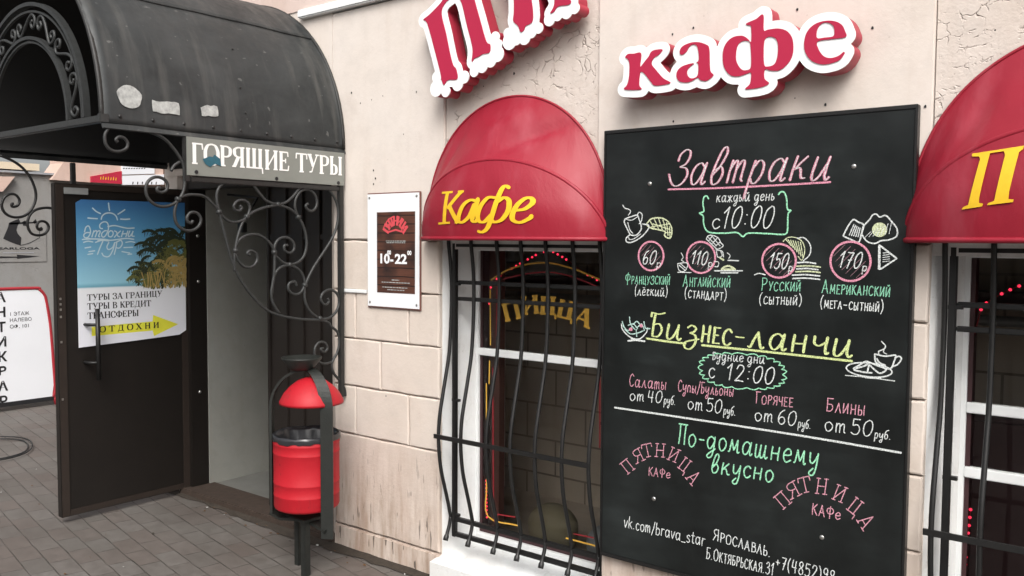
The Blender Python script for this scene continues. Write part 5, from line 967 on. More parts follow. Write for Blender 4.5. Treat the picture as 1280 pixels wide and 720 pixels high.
def course(x0, x1, i, joints):
    xs = [x0]+[j for j in joints if x0 < j < x1]+[x1]
    for a, b in zip(xs, xs[1:]):
        d = (rnd.random()-.5)*.004
        tgt = mp if i == 0 else m
        rough_block(tgt, a+(.0025 if a > x0 else .001), b-(.0025 if b < x1 else .001), d-.002, Z[i]+.003, Z[i+1]-.003, rnd)
for a, b, jn in ((-3.5, W1[0], lambda i: J[i]), (W1[1], W2[0], lambda i: (-1.5+.2*(i % 2), -1.05)), (W2[1], 4.5, lambda i: (.7+.2*(i % 2), 1.4, 2.1))):
    m = MB(); mp = MB()
    for i in range(5): course(a, b, i, jn(i))
    m.build('stone_courses', 'plaster_block', bld)
    mp.box(a, b, -.008, .0215, -.02, .120, 0, .005); mp.build('plinth', 'plaster_plinth', bld)
m = MB(); m.box(-3.42, -3.245, -.012, .003, 1.334, 1.352, 0, .003); m.build('joint_strip', 'white_paint', bld)
# screw holes left in the plaster
m = MB(); hp = wall_plane(-.0025)
HOLES = [(-3.355, 2.335, 0.0059), (-3.209, 2.286, 0.0035), (-3.29, 2.277, 0.0042), (-3.13, 2.297, 0.0035), (-3.197, 1.942, 0.0053), (-3.183, 1.902, 0.0059), (-3.197, 1.875, 0.0049), (-2.989, 2.103, 0.0035), (-2.904, 2.294, 0.0042), (-2.323, 2.313, 0.007), (-2.493, 2.277, 0.0035), (-2.113, 2.28, 0.0035), (-1.487, 2.385, 0.0049), (-1.572, 2.373, 0.0049), (-1.563, 2.05, 0.0049), (-0.998, 2.061, 0.0056), (-1.101, 2.39, 0.0056), (-1.102, 2.092, 0.0028), (-0.853, 2.293, 0.0056), (-0.687, 2.027, 0.0053), (-0.5, 2.235, 0.0032), (-3.113, 0.834, 0.0042)]
for hx, hz, hr in HOLES:
    hr *= .75; k = [(hx+hr*math.cos(q)*(1+.25*math.sin(3*q+hx*40)), hz+hr*1.25*math.sin(q)) for q in (2*math.pi*i/9 for i in range(9))]
    m.poly(k, hp, .0005)
m.build('drill_holes', 'black_text', bld)
# rest of the shell
m = MB()
m.box(-5.098, -5.012, YD, 6, 0, 4.6); m.box(-3.42, -3.32, .36, 3.4, 0, 2.9); m.box(4.3, 4.5, YD, 6, 0, 4.6); m.box(-5.1, 4.5, 6, 6.2, 0, 4.6)
build_each(m, 'side_wall', 'plaster', bld)
m = MB(); m.box(-5.3, 4.7, -.25, 6.4, 4.6, 4.8); m.build('roof', 'roof_metal', bld)
# cafe room behind the windows
m = MB(); m.box(-3.32, 4.3, 1.2, 1.4, .081, 2.799); m.build('tiled_wall', 'room_tiles', bld)
m = MB(); m.box(-3.32, 4.3, 3.3, 3.4, 0, 2.9); m.box(-3.32, 4.3, .36, 3.3, 2.8, 2.9); m.box(-3.32, 4.3, .36, 3.3, -.1, .08)
m.build('room_shell', 'room_brown', bld)
m = MB(); m.box(-3.2, 1.2, 1.0, 1.198, 1.36, 1.40); m.box(-.9, .1, .85, 1.198, .08, .92, 0, .02); build_each(m, 'shelf', 'frame_brown', bld)
m = MB(); m.tube([(-3.3, 1.1, 1.28), (4, 1.1, 1.28)], .022); build_each(m, 'pipe', 'room_pipe', bld)
m = MB(); m.box(-2.745, -2.64, .30, .34, .2, 1.6); m.build('curtain', 'curtain', bld)
for lx in (-3.25, -2.75, -1.2):
    m = MB(); m.lathe([(.02, .22), (.05, .2), (.13, .03), (.135, 0), (.125, .005), (.045, .18)], (lx, .85, 1.42), 20); m.tube([(lx, .85, 1.63), (lx, .85, 2.79)], .006, 6); m.build('pendant_lamp', 'room_pipe', bld)

# windows
def make_window(x0, x1, bars, name='window'):
    gl0, gl1, zb, zt = x0+.075, x1-.075, .20, 1.553
    m = MB()
    # splayed white reveals
    for xa, xb, sgn in ((x0, gl0, 1), (x1, gl1, -1)):
        v = [(xa, .0225, .10), (xb, .215, .10), (xa, .215, .10), (xa, .0225, 1.606), (xb, .215, 1.606), (xa, .215, 1.606)]
        m.add(v, [(0, 1, 4, 3), (0, 2, 1), (3, 4, 5), (1, 2, 5, 4)] if sgn > 0 else [(1, 0, 3, 4), (0, 1, 2), (3, 5, 4), (2, 1, 4, 5)])
    m.box(x0+.002, x1-.002, .0225, .215, 1.56, 1.604)
    w = m.build(name, 'reveal_white', bld)
    # white frame
    m = MB(); fw = .028
    m.box(gl0-.01, gl0+.006, .188, .25, zb-.05, zt+.04); m.box(gl1-.006, gl1+.01, .188, .25, zb-.05, zt+.04)
    m.box(gl0+.006, gl1-.006, .188, .25, zt, zt+.03); m.box(gl0+.006, gl1-.006, .18, .25, zb-.075, zb-.002, 0, .003)
    for zz in bars: m.box(gl0+.006, gl1-.006, .184, .216, zz-.017, zz+.017, 0, .003)
    m.build('frame', 'white_paint', w)
    m = MB(); m.box(gl0+.006, gl0+.02, .2, .25, zb, zt); m.box(gl1-.02, gl1-.006, .2, .25, zb, zt); m.box(gl0+.02, gl1-.02, .2, .25, zb, zb+.018); m.build('sash', 'frame_brown', w)
    m = MB(); m.add([(gl0, .206, zb), (gl1, .206, zb), (gl1, .206, zt), (gl0, .206, zt)], [(0, 1, 2, 3)]); m.build('pane', 'window_glass', w)
    m = MB()
    v = [(x0-.03, -.055, .075), (x1+.03, -.055, .075), (x1-.07, .19, .148), (x0+.07, .19, .148), (x0-.03, -.055, .118), (x1+.03, -.055, .118), (x1-.07, .19, .19), (x0+.07, .19, .19)]
    v = [(x0-.012, -.05, .0), (x1+.012, -.05, .0), (x1-.001, .19, .0), (x0+.001, .19, .0), (x0-.012, -.05, .098), (x1+.012, -.05, .098), (x1-.001, .19, .150), (x0+.001, .19, .150)]
    m.add(v, [(0, 3, 2, 1), (4, 5, 6, 7), (0, 1, 5, 4), (1, 2, 6, 5), (2, 3, 7, 6), (3, 0, 4, 7)])
    m.build('sill', 'sill_paint', w)
    return w
make_window(*W1, (1.073,)); make_window(*W2, (1.062, .848))

# doorway
m = MB()
m.box(-4.965, -4.905, .04, .16, .0, 1.985, 0, .004); m.box(-3.66, -3.585, .06, .18, 0, 1.905, 0, .004); m.box(-4.905, -3.585, .04, .16, 1.905, 1.985, 0, .004)
fr = m.build('door_frame', 'door_brown', bld)
m = MB()
for z in (1.335, .64, 1.02): m.lathe([(.0, 0), (.011, 0), (.009, .006), (0, .008)], (0, 0, 0), 10)
for i, v in enumerate(m.v):
    z = (1.335, .64, 1.62)[i//(len(m.v)//3)]; m.v[i] = Vector((-4.904+v.z, .10+v.x, z+v.y))
build_each(m, 'bolt', 'steel', fr)
m = MB(); m.add([(-3.585, .06, 0), (-3.498, .003, 0), (-3.498, .36, 0), (-3.585, .36, 0), (-3.585, .06, 1.985), (-3.498, .003, 1.985), (-3.498, .36, 1.985), (-3.585, .36, 1.985)], [(0, 1, 5, 4), (1, 2, 6, 5), (2, 3, 7, 6), (3, 0, 4, 7), (4, 5, 6, 7)])
m.build('door_jamb', 'plaster_block', bld)
m = MB(); m.box(-4.965, -3.5, -.015, .2, 0, .045, 0, .006); m.build('threshold', 'rust', bld)
m = MB(); m.box(-4.96, -3.5, .2, 1.7, 0, .038); m.build('vestibule_floor', 'floor_grey', bld)
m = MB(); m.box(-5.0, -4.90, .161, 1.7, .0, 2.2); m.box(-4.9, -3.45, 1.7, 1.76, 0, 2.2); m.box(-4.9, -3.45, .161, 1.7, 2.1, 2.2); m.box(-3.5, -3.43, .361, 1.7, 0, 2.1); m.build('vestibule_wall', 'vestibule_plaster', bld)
m = MB(); m.box(-4.75, -4.3, .5, .62, 2.04, 2.098, 0, .01); m.build('vestibule_lamp', 'white_print', bld)
# fixed right leaf with vertical ribs
m = MB(); m.box(-4.205, -3.66, .115, .15, .046, 1.904)
xs = [-4.205, -4.045, -3.90, -3.755]
for i, x in enumerate(xs): m.box(x, x+.022, .100, .1152, .05, 1.90, 0, .003)
m.box(-4.18, -3.68, .104, .1151, 1.60, 1.63, 0, .003)
lf = m.build('fixed_door_leaf', 'leaf_brown', bld)
m = MB(); m.tube([(-4.62, .13, 1.87), (-4.36, .155, 1.845), (-4.44, .11, 1.70)], .008, 6); m.box(-4.48, -4.42, .095, .125, 1.64, 1.70, 0, .004); m.build('door_closer', 'grille_black', bld)
# open leaf, hinged at the left jamb and swung out square to the wall
m = MB(); m.box(-4.985, -4.938, -.745, .045, .036, 1.905, 0, .004)
door = m.build('door', 'door_brown', bld); door['label'] = 'dark brown metal door leaf swung wide open'
m = MB()
m.box(-4.9375, -4.931, -.742, -.70, .04, 1.90, 0, .002); m.box(-4.9375, -4.931, .0, .042, .04, 1.90, 0, .002)
m.box(-4.9375, -4.932, -.70, .0, 1.87, 1.9, 0, .002); m.box(-4.9375, -4.932, -.70, .0, .04, .075, 0, .002)
build_each(m, 'edge_trim', 'door_edge', door)
m = MB()
m.tube([(-4.86, -.56, 1.205), (-4.86, -.56, .80)], .013, 10)
for z in (1.115, .90): m.tube(catmull([(-4.936, -.60, z), (-4.90, -.60, z), (-4.872, -.585, z), (-4.86, -.56, z)], 4), .009, 8)
m.build('handle', 'grille_black', door)
m = MB(); m.box(-4.931, -4.925, -.70, -.565, 1.845, 1.882, 0, .002); m.build('door_plate', 'cushion_grey', door)
m = MB()
for z in (.22, .95, 1.7): m.tube([(-4.935, .055, z), (-4.935, .055, z+.11)], .014, 8)
build_each(m, 'hinge', 'door_edge', door)
m = MB()
for z in (1.26, 1.23, 1.2, 1.16, 1.02, .70): m.box(-4.9315, -4.929, -.735, -.725, z, z+.012)
build_each(m, 'lock_plate', 'steel', door)

# ------------------------------------------------------------------ entrance canopy
CX, CZ, CR, YF = -4.237, 2.057, .826, -1.245
can = thing('entrance_canopy', 'dark grey metal barrel canopy with wrought iron scrolls above the open door', 'canopy', (CX, -.6, CZ))
def cyl(deg, y, r=CR): return Vector((CX+r*math.cos(R(deg)), y, CZ+r*math.sin(R(deg))))
def dent(deg, y): return .0018*math.sin(y*7+deg*.11)+.002*math.sin(deg*.21+1.3)+.001*math.sin(y*19+deg*.05)
def sheet(a0, a1, r0, y0, y1, na, ny, th=.004):
    m = MB(); vs = []
    for side in (0, 1):
        for i in range(na+1):
            for j in range(ny+1):
                a = a0+(a1-a0)*i/na; y = y0+(y1-y0)*j/ny
                vs.append(cyl(a, y, r0+dent(a, y)-(th if side else 0)))
    N = (na+1)*(ny+1); fs = []; idx = lambda s, i, j: s*N+i*(ny+1)+j
    for i in range(na):
        for j in range(ny):
            fs.append((idx(0, i, j), idx(0, i, j+1), idx(0, i+1, j+1), idx(0, i+1, j))); fs.append((idx(1, i, j), idx(1, i+1, j), idx(1, i+1, j+1), idx(1, i, j+1)))
    k = len(fs)
    for i in range(na):
        for j in (0, ny): fs.append((idx(0, i, j), idx(0, i+1, j), idx(1, i+1, j), idx(1, i, j)))
    for j in range(ny):
        for i in (0, na): fs.append((idx(0, i, j), idx(1, i, j), idx(1, i, j+1), idx(0, i, j+1)))
    m.add(vs, fs, 0, True)
    for i in range(k, len(fs)): m.sm[i] = False
    return m
m = sheet(0, 45, CR, YF, -.003, 26, 30); m.build('roof_sheet', 'canopy_paint', can)
m = sheet(44.4, 135.6, CR+.006, YF, -.003, 46, 30); m.build('roof_sheet', 'canopy_paint', can)
m = sheet(135, 180, CR, YF, -.003, 20, 20); m.build('roof_sheet', 'canopy_paint', can)
m = sheet(1, 179, CR-.022, YF+.01, -.004, 60, 10, .004); m.build('roof_shade_sheet', 'canopy_shade_black', can)  # black sheet added under the roof, painting the underside as deep shade
m = MB(); m.poly([(CX+CR*.97*math.cos(R(a)), CZ+CR*.97*math.sin(R(a))) for a in range(0, 181, 6)]+[(-5.03, 2.03), (-3.44, 2.03)], wall_plane(-.006), 0, .003); m.build('back_shade_panel', 'canopy_shade_black', can)  # black panel added over the plaster above the door as painted shade
m = MB()
for sgn, a in ((1, 0), (-1, 180)):
    x = CX+sgn*CR
    m.add([(x-.001*sgn, YF, CZ+.002), (x-.001*sgn, -.003, CZ+.002), (x+.012*sgn, -.003, CZ-.02), (x+.012*sgn, YF, CZ-.02), (x-.007*sgn, YF, CZ), (x-.007*sgn, -.003, CZ), (x+.006*sgn, -.003, CZ-.024), (x+.006*sgn, YF, CZ-.024)],
          [(0, 1, 2, 3), (7, 6, 5, 4), (3, 2, 6, 7), (0, 3, 7, 4), (1, 5, 6, 2)])
build_each(m, 'eave_flange', 'canopy_paint', can)
m = MB()
for j in range(9):
    p = cyl(2.2, -1.17+j*.14, CR+.003); m.lathe([(0, .004), (.006, .003), (.008, 0)], (0, 0, 0), 8)
    k = len(m.v)-24
    for i in range(k, len(m.v)):
        v = m.v[i]; m.v[i] = p+Vector((v.z, v.x, v.y))
for p0 in [(16.1, -.589), (8, -.58), (30, -.575)]:
    p = cyl(p0[0], p0[1], CR+.005); k = len(m.v); m.lathe([(0, .003), (.004, .002), (.006, 0)], (0, 0, 0), 8)
    for i in range(k, len(m.v)): v = m.v[i]; m.v[i] = p+Vector((v.z, v.x, v.y))
m.build('rivet', 'grille_black', can)
m = MB(); m.tube([cyl(a, -.012, CR+.004) for a in range(0, 181, 4)], .009, 6); m.tube([cyl(a, YF+.004, CR-.006) for a in range(0, 181, 4)], .010, 6); build_each(m, 'rim', 'iron', can)
# pale remains of torn stickers on the right side sheet
def sticker(name, outline, label):
    m = MB(); bm = bmesh.new()
    vs = [bm.verts.new((y, a, 0)) for y, a in outline]
    bmesh.ops.triangle_fill(bm, edges=[bm.edges.new((vs[i], vs[(i+1) % len(vs)])) for i in range(len(vs))]); bmesh.ops.subdivide_edges(bm, edges=bm.edges[:], cuts=2)
    bm.verts.index_update(); m.add([cyl(v.co.y, v.co.x, CR+.0045+dent(v.co.y, v.co.x)) for v in bm.verts], [[v.index for v in f.verts] for f in bm.faces]); bm.free()
    o = m.build(name, 'sticker_pale', can); o['label'] = label
rnd = random.Random(2)
sticker('torn_sticker', [(-1.125+.052*math.cos(q)*(1+.06*math.sin(5*q)), 8.1+3.3*math.sin(q)) for q in (2*math.pi*i/22 for i in range(22))], 'round pale torn sticker')
def ragged(y0, y1, a0, a1, n=7, j=.5):
    o = [(y0+(y1-y0)*i/n, a0+rnd.random()*j) for i in range(n+1)]+[(y1+rnd.random()*.004, a0+(a1-a0)*i/3) for i in (1, 2)]+[(y1-(y1-y0)*i/n, a1-rnd.random()*j*1.8) for i in range(n+1)]+[(y0-rnd.random()*.004, a1-(a1-a0)*i/3) for i in (1, 2)]
    return o
sticker('torn_sticker', ragged(-1.030, -.912, 4.4, 8.4, 7, .35), 'oblong pale torn sticker')
sticker('torn_sticker', ragged(-.806, -.725, 5.2, 9.0, 5, .7), 'small pale torn sticker beside the rivets')
# front grille: two rings with S scrolls between them, on a bar
GX, GZ, RO_, RI_ = -4.085, 2.09, .528, .385
YG_ = YF+.012
ring = lambda r, a: Vector((GX+r*math.cos(a), YG_, GZ+r*math.sin(a)))
m = MB(); N = 44
m.strap([ring(RO_, math.pi*i/N) for i in range(N+1)], (0, 1, 0), .028, .016); m.strap([ring(RO_-.03, math.pi*i/N) for i in range(N+1)], (0, 1, 0), .012, .009)
m.strap([ring(RI_, math.pi*i/N) for i in range(N+1)], (0, 1, 0), .024, .014); m.strap([ring(RI_-.018, math.pi*i/N) for i in range(N+1)], (0, 1, 0), .012, .008)
grl = m.build('arch_grille', 'iron_light', can)
def scroll_between(a0, a1, flip):
    # S scroll from a0 to a1 inside the ring band, curling at both ends
    rm = (RO_-.035+RI_+.01)/2; h = (RO_-.035-RI_-.01)/2; pts = []
    da = (a1-a0)
    def P(a, k): return ring(rm+h*k*flip, a)
    pts += [P(a0+da*.12, .35), P(a0+da*.20, .05), P(a0+da*.10, -.35), P(a0-da*.02, .0), P(a0+da*.02, .6), P(a0+da*.16, .85), P(a0+da*.34, .5), P(a0+da*.5, 0), P(a0+da*.66, -.5), P(a0+da*.84, -.85), P(a0+da*.98, -.6), P(a0+da*1.02, 0), P(a0+da*.90, .35), P(a0+da*.80, -.05), P(a0+da*.88, -.35)]
    return catmull(pts, 4)
for i in range(7):
    m = MB(); m.tube(scroll_between(math.pi*(i/7+.012), math.pi*((i+1)/7-.012), 1 if i % 2 else -1), .0068, 6); m.build('scroll', 'iron_light', grl)
m = MB(); m.box(CX-CR+.01, CX+CR-.005, YF-.004, YF+.022, CZ+.002, CZ+.03, 0, .003); m.box(CX+CR-.02, CX+CR+.004, YF-.008, YF+.03, CZ+.0, CZ+.036, 0, .003); m.build('tie_bar', 'iron_light', can)
# side frame under the sheet
XB = -3.41
m = MB(); m.box(XB-.012, XB+.012, -.045, -.018, .80, 2.035, 0, .003); m.box(XB-.012, XB+.012, -.895, -.870, 1.845, 2.035, 0, .003)
m.box(XB-.013, XB+.011, -.868, -.046, 1.845, 1.868, 0, .003); m.box(-5.07, -5.045, -.6, -.575, 1.83, 2.03, 0, .003); m.box(-5.07, -5.045, -.573, -.01, 1.83, 1.85, 0, .003)
build_each(m, 'side_post', 'iron', can)
sp = side_plane(XB)
m = MB()
for path in IRON: m.tube(catmull([sp(y, z) for y, z in path], 5), .0068, 7)
rb = m.build('scroll_bracket', 'iron_light', can); rb['label'] = 'wrought iron scroll bracket on the right side'
for (y, z) in COLLARS:
    m = MB(); m.lathe([(.0, -.010), (.011, -.010), (.012, 0), (.011, .010), (0, .010)], (0, 0, 0), 8)
    m.v = [sp(y, z)+Vector((v.x, v.z, v.y)) for v in m.v]; m.build('collar', 'iron_light', rb)
sp2 = side_plane(-5.06); m = MB()
for path in LIRON: m.tube(catmull([sp2(y, z) for y, z in path], 5), .0075, 7)
lb = m.build('scroll_bracket', 'grille_black', can); lb['label'] = 'wrought iron scroll bracket on the left side'

# sign plate hung in the side frame
sg = thing('tour_sign', 'grey metal strip sign with white Russian words under the canopy edge', 'sign', (-3.40, -.45, 1.87))
m = MB(); m.box(-3.4055, -3.3945, -.888, -.016, 1.872, 2.036, 0, .0015); m.build('sign_plate', 'sign_grey', sg)
m = MB(); P = side_plane(-3.3940)
serif_text(m, 'ГОРЯЩИЕ ТУРЫ', P, (-.868, 1.9225), (-.030, 1.924), (0, .090), 0, .0006, T=.19, t=.075)
m.build('lettering', 'sign_grey_text', sg)
m = MB(); m.poly([(-.8157, 1.9456), (-.80, 1.951), (-.7835, 1.9593), (-.765, 1.958), (-.7589, 1.9693), (-.745, 1.962), (-.7294, 1.9522), (-.7249, 1.9205), (-.7545, 1.9295), (-.7793, 1.9132), (-.8034, 1.926)], P, .0026); m.build('fish_mark', 'fish_blue', sg)
m = MB()
for y, z in ((-.845, 1.888), (-.43, 1.884), (-.058, 1.885)): m.poly([(y+.0085*math.cos(q), z+.0085*math.sin(q)) for q in (math.pi*2*i/12 for i in range(12))], P, .0025, .002)
build_each(m, 'screw', 'black_text', sg)

# ------------------------------------------------------------------ travel poster on the open door
tp = thing('travel_poster', 'blue beach poster with palms, Russian tour words and a yellow arrow on the open door', 'poster', (-4.93, -.3, .98))
PD = side_plane(-4.9305)
m = MB()
m.poly([(-.636, .986), (-.3, .998), (-.02, 1.010), (.026, 1.035), (.029, 1.823), (-.606, 1.8185), (-.636, 1.80)], PD, .003, .0025); m.build('print', 'travel_print', tp)
m = MB(); rnd = random.Random(11)
def frond(cy, cz, ang, ln, mi, k, w0=.0085):
    pts = []; y, z, a = cy, cz, ang
    for i in range(7):
        pts.append((min(y, .026), max(min(z, 1.815), 1.30))); y += math.cos(a)*ln/6; z += math.sin(a)*ln/6
        a += (-.28 if math.cos(a) > 0 else .28)*(1+.2*rnd.random())
    pts = [p for i, p in enumerate(pts) if i == 0 or (abs(p[0]-pts[i-1][0])+abs(p[1]-pts[i-1][1])) > .002]
    if len(pts) < 3: return
    n = len(pts); m.ribbon(pts, [w0*(.5+1.6*math.sin(math.pi*min(1, (i+.4)/n)))for i in range(n)], PD, mi, .0034+k*.00001, taper=False, rise=.0001)
    # leaflets
    for i in range(1, n-1):
        for sd in (-1, 1):
            p = Vector(pts[i]); t = (Vector(pts[i+1])-Vector(pts[i-1])).normalized(); q = p+(t*.6+Vector((-t.y, t.x))*sd)*ln*.16+Vector((0, -.012))
            if q.x < .026 and 1.302 < q.y: m.ribbon([p, (p+q)/2, q], [w0*.55, w0*.5, w0*.15], PD, mi, .0036+k*.00001, taper=False)
k = 0
for cy, cz, nf, ln, mi in ((-.13, 1.62, 12, .13, 0), (-.02, 1.60, 12, .14, 0), (-.17, 1.52, 12, .14, 0), (-.06, 1.50, 14, .17, 0), (-.24, 1.42, 12, .11, 0), (-.14, 1.42, 12, .14, 1), (-.02, 1.47, 12, .16, 1), (-.27, 1.36, 10, .09, 1), (-.18, 1.38, 10, .11, 0), (-.08, 1.44, 12, .16, 2), (-.0, 1.42, 10, .14, 2), (-.12, 1.36, 10, .12, 1), (-.04, 1.36, 10, .10, 2), (-.2, 1.34, 8, .08, 1), (-.01, 1.56, 10, .1, 1)):
    for i in range(int(nf*.8)): frond(cy+rnd.uniform(-.03, .03), cz+rnd.uniform(-.025, .025), rnd.uniform(-.5, 3.6), ln*rnd.uniform(.7, 1.2), mi, k); k += 1
for i in range(16): y = rnd.uniform(-.25, .02); m.ribbon([(y, 1.31), (y+rnd.uniform(-.03, .03), 1.40)], .006, PD, 2, .0052, rise=.0001)
m.build('palm_picture', ['palm_dark', 'palm_green', 'palm_gold'], tp)
m = MB()
for q in SUN: m.ribbon(catmull([(*p, 0) for p in q], 4), .0075, PD, 0, .0035)
for q in LOGO: m.ribbon(catmull([(*p, 0) for p in q], 4), .0068, PD, 0, .0035)
m.build('logo_lettering', 'poster_cyan', tp)
m = MB(); m.poly(ARROW, PD, .0035); m.build('arrow', 'poster_yellow', tp)
for tx, a, b, cap in (('ТУРЫ ЗА ГРАНИЦУ', (-.585, 1.249), (-.130, 1.252), .035), ('ТУРЫ В КРЕДИТ', (-.585, 1.198), (-.202, 1.197), .036), ('ТРАНСФЕРЫ', (-.585, 1.144), (-.280, 1.143), .037)):
    m = MB(); serif_text(m, tx, PD, a, b, (0, cap), 0, .0035, T=.2, t=.075); m.build('lettering', 'black_text', tp)
m = MB()
for i, c in enumerate('ОТДОХНИ'): serif_text(m, c, PD, (-.518+i*.0545, 1.064), (-.518+i*.0545+.037, 1.0638), (0, .034), 0, .0048, T=.22, t=.09)
m.build('lettering', 'black_text', tp)

# ------------------------------------------------------------------ opening hours plate
hr = thing('hours_sign', 'white plate with a brown wood print showing opening hours 10-22', 'sign', (-3.05, -.01, 1.26))
m = MB(); m.box(-3.232, -2.868, -.012, -.004, 1.268, 1.830, 0, .002); m.build('backing_plate', 'curtain', hr)
m = MB(); m.box(-3.228, -2.874, -.0155, -.0122, 1.275, 1.824, 0, .001); m.build('white_plate', 'white_print', hr)
PH = wall_plane(-.0158)
m = MB(); m.poly([(-3.159, 1.3445), (-2.901, 1.3465), (-2.899, 1.7362), (-3.159, 1.7352)], PH, .0012, .0012); m.build('print', 'poster_wood', hr)
m = MB()
for i, ch in enumerate('ПЯТНИЦА'):
    a = R(62-i*20.6); c = Vector((-3.028, 1.622)); ex = Vector((math.cos(a-math.pi/2+math.pi/2-R(0)), 0)); rd = Vector((math.sin(-a+0)*-1*-1, math.cos(a)))
    rd = Vector((-math.sin(a), math.cos(a))); tg = Vector((math.cos(a), math.sin(a)))
    o = c+rd*.050-tg*.018; serif_text(m, ch, PH, o, o+tg*.037, rd*.042, 0, .0018, T=.3, t=.16)
m.build('arched_lettering', 'poster_red', hr)
m = MB(); m.ribbon([(-3.072, 1.640), (-3.028, 1.650), (-2.984, 1.640)], .008, PH, 0, .0018); m.build('arched_lettering', 'poster_red', hr)
font_text('hours_lettering', '10', PH, -3.148, 1.489, .046, 'white_print', hr, .05, .066, lift=.0018); font_text('hours_lettering', '-', PH, -3.066, 1.489, .044, 'white_print', hr, .05, .022, lift=.0018)
font_text('hours_lettering', '22', PH, -3.034, 1.489, .046, 'white_print', hr, .05, .082, lift=.0018)
font_text('hours_lettering', '00', PH, -3.086, 1.531, .02, 'white_print', hr, .06, .026, lift=.0018); font_text('hours_lettering', '00', PH, -2.950, 1.531, .02, 'white_print', hr, .06, .028, lift=.0018)
m = MB(); rnd = random.Random(4)
for z, a, b in ((1.596, -3.095, -2.962), (1.588, -3.09, -2.965), (1.408, -3.055, -3.005), (1.396, -3.125, -2.935), (1.372, -3.12, -2.95), (1.36, -3.085, -2.97)):
    x = a
    while x < b: d = rnd.uniform(.008, .02); m.ribbon([(x, z), (min(b, x+d), z)], .0042, PH, 0, .0018); x += d+.005
m.build('small_print', 'sticker_pale', hr)
m = MB()
for x, z in ((-3.213, 1.806), (-2.889, 1.808), (-3.211, 1.294), (-2.890, 1.294)): m.poly([(x+.006*math.cos(q), z+.006*math.sin(q)) for q in (math.pi*2*i/10 for i in range(10))], PH, .0012, .001)
build_each(m, 'screw', 'steel', hr)

# ------------------------------------------------------------------ awnings
AX, AA, AZ, AB, AD, AYC, AZC = -2.331, .5, 1.605, .612, .19, .155, .335
def awn_hoops(s):
    c, sn = math.cos(math.pi*s), max(0, math.sin(math.pi*s)); x = AX-AA*c
    return (Vector((x, -.004, AZ+AB*sn**.86)), Vector((x, -.004-AYC*sn, AZ+AZC*sn)), Vector((x, -.004-AD*sn, AZ)))
def awn_front(x, z, lift=0.0):
    cs = max(-1, min(1, (AX-x)/AA)); sn = math.sqrt(max(1e-4, 1-cs*cs)); t = (z-AZ)/(AZC*sn); t_ = max(0, min(1, t))
    return Vector((x, -.004-(AD*(1-t)+AYC*t)*sn-.026*math.sin(math.pi*t_)*sn-lift, z))
def make_awning(label, name='window_awning'):
    o = thing(name, label, 'awning', (AX, 0, AZ), 'red fabric awnings over the windows')
    NS = 72; rn = random.Random(8)
    def ridge(s, t, sa, sb, w_, a_, c0=0, c1=1):
        if not c0 < t < c1: return 0
        return a_*math.exp(-((s-(sa+(sb-sa)*t))/w_)**2)*math.sin(math.pi*(t-c0)/(c1-c0))
    def wr(s, t, seed): return .3*wr0(s, t, seed)+ridge(s, t, .74, .50, .020, -.019)+ridge(s, t, .60, .40, .05, .018)+ridge(s, t, .34, .26, .03, -.014)+ridge(s, t, .90, .935, .012, .012)+ridge(s, t, .86, .955, .010, -.011)+ridge(s, t, .10, .06, .012, -.010)
    def wr0(s, t, seed): # soft creases running from the hoop to the wall
        return .006*math.sin(s*37+t*5+seed)*math.sin(math.pi*t)*math.exp(-((s-.3)*3)**2)+.004*math.sin(s*61-t*9+seed*2)*math.sin(math.pi*t)*(1-abs(2*s-1))**.5+.006*math.sin(s*15+t*11+seed)*math.sin(math.pi*t)*math.sin(math.pi*s)
    for nm, a, b, NT_, bul in (('canopy_fabric', 0, 1, 16, -.010), ('front_fabric', 1, 2, 12, .026)):
        m = MB(); vs = []; N = (NS+1)*(NT_+1)
        for sd in (0, 1):
            for i in range(NS+1):
                s = i/NS; h = awn_hoops(s); sn = max(0, math.sin(math.pi*s))
                for j in range(NT_+1):
                    t = j/NT_; p = h[a].lerp(h[b], t); nrm = Vector((0, -.8, .6)) if a == 0 else Vector((0, -1, 0))
                    p = p+nrm*((bul*math.sin(math.pi*t)+(wr(s, t, 1.7) if a == 0 else .45*wr0(s, t, 4)*.5+ridge(s, t, .14, .10, .02, .003)+ridge(s, t, .5, .56, .03, -.003)))*sn)-nrm*(.0025 if sd else 0)
                    vs.append(p)
        ix = lambda sd, i, j: sd*N+i*(NT_+1)+j; fs = []
        for i in range(NS):
            for j in range(NT_): fs += [(ix(0, i, j), ix(0, i, j+1), ix(0, i+1, j+1), ix(0, i+1, j)), (ix(1, i, j), ix(1, i+1, j), ix(1, i+1, j+1), ix(1, i, j+1))]
        m.add(vs, fs, 0, True); m.build(nm, 'awning_red', o)
    m = MB(); m.tube([awn_hoops(i/40)[1]+Vector((0, .004, -.004)) for i in range(41)], .009, 8); m.tube([awn_hoops(i/40)[2]+Vector((0, .0, .004)) for i in range(41)], .009, 8); m.build('piping', 'awning_red', o)
    m = MB(); m.tube([awn_hoops(i/60)[0]+Vector((0, 0, .0)) for i in range(61)], .006, 6); m.build('wall_hem', 'awning_red', o)
    return o
aw1 = make_awning('red dome awning with yellow word Кафе over the left window')
aw2 = dup(aw1); aw2.location.x += 2.1; aw2['label'] = 'red dome awning with a big yellow letter П over the right window'
m = MB(); PA = lambda u, v, l=0.0: awn_front(u, v, .0028+l)
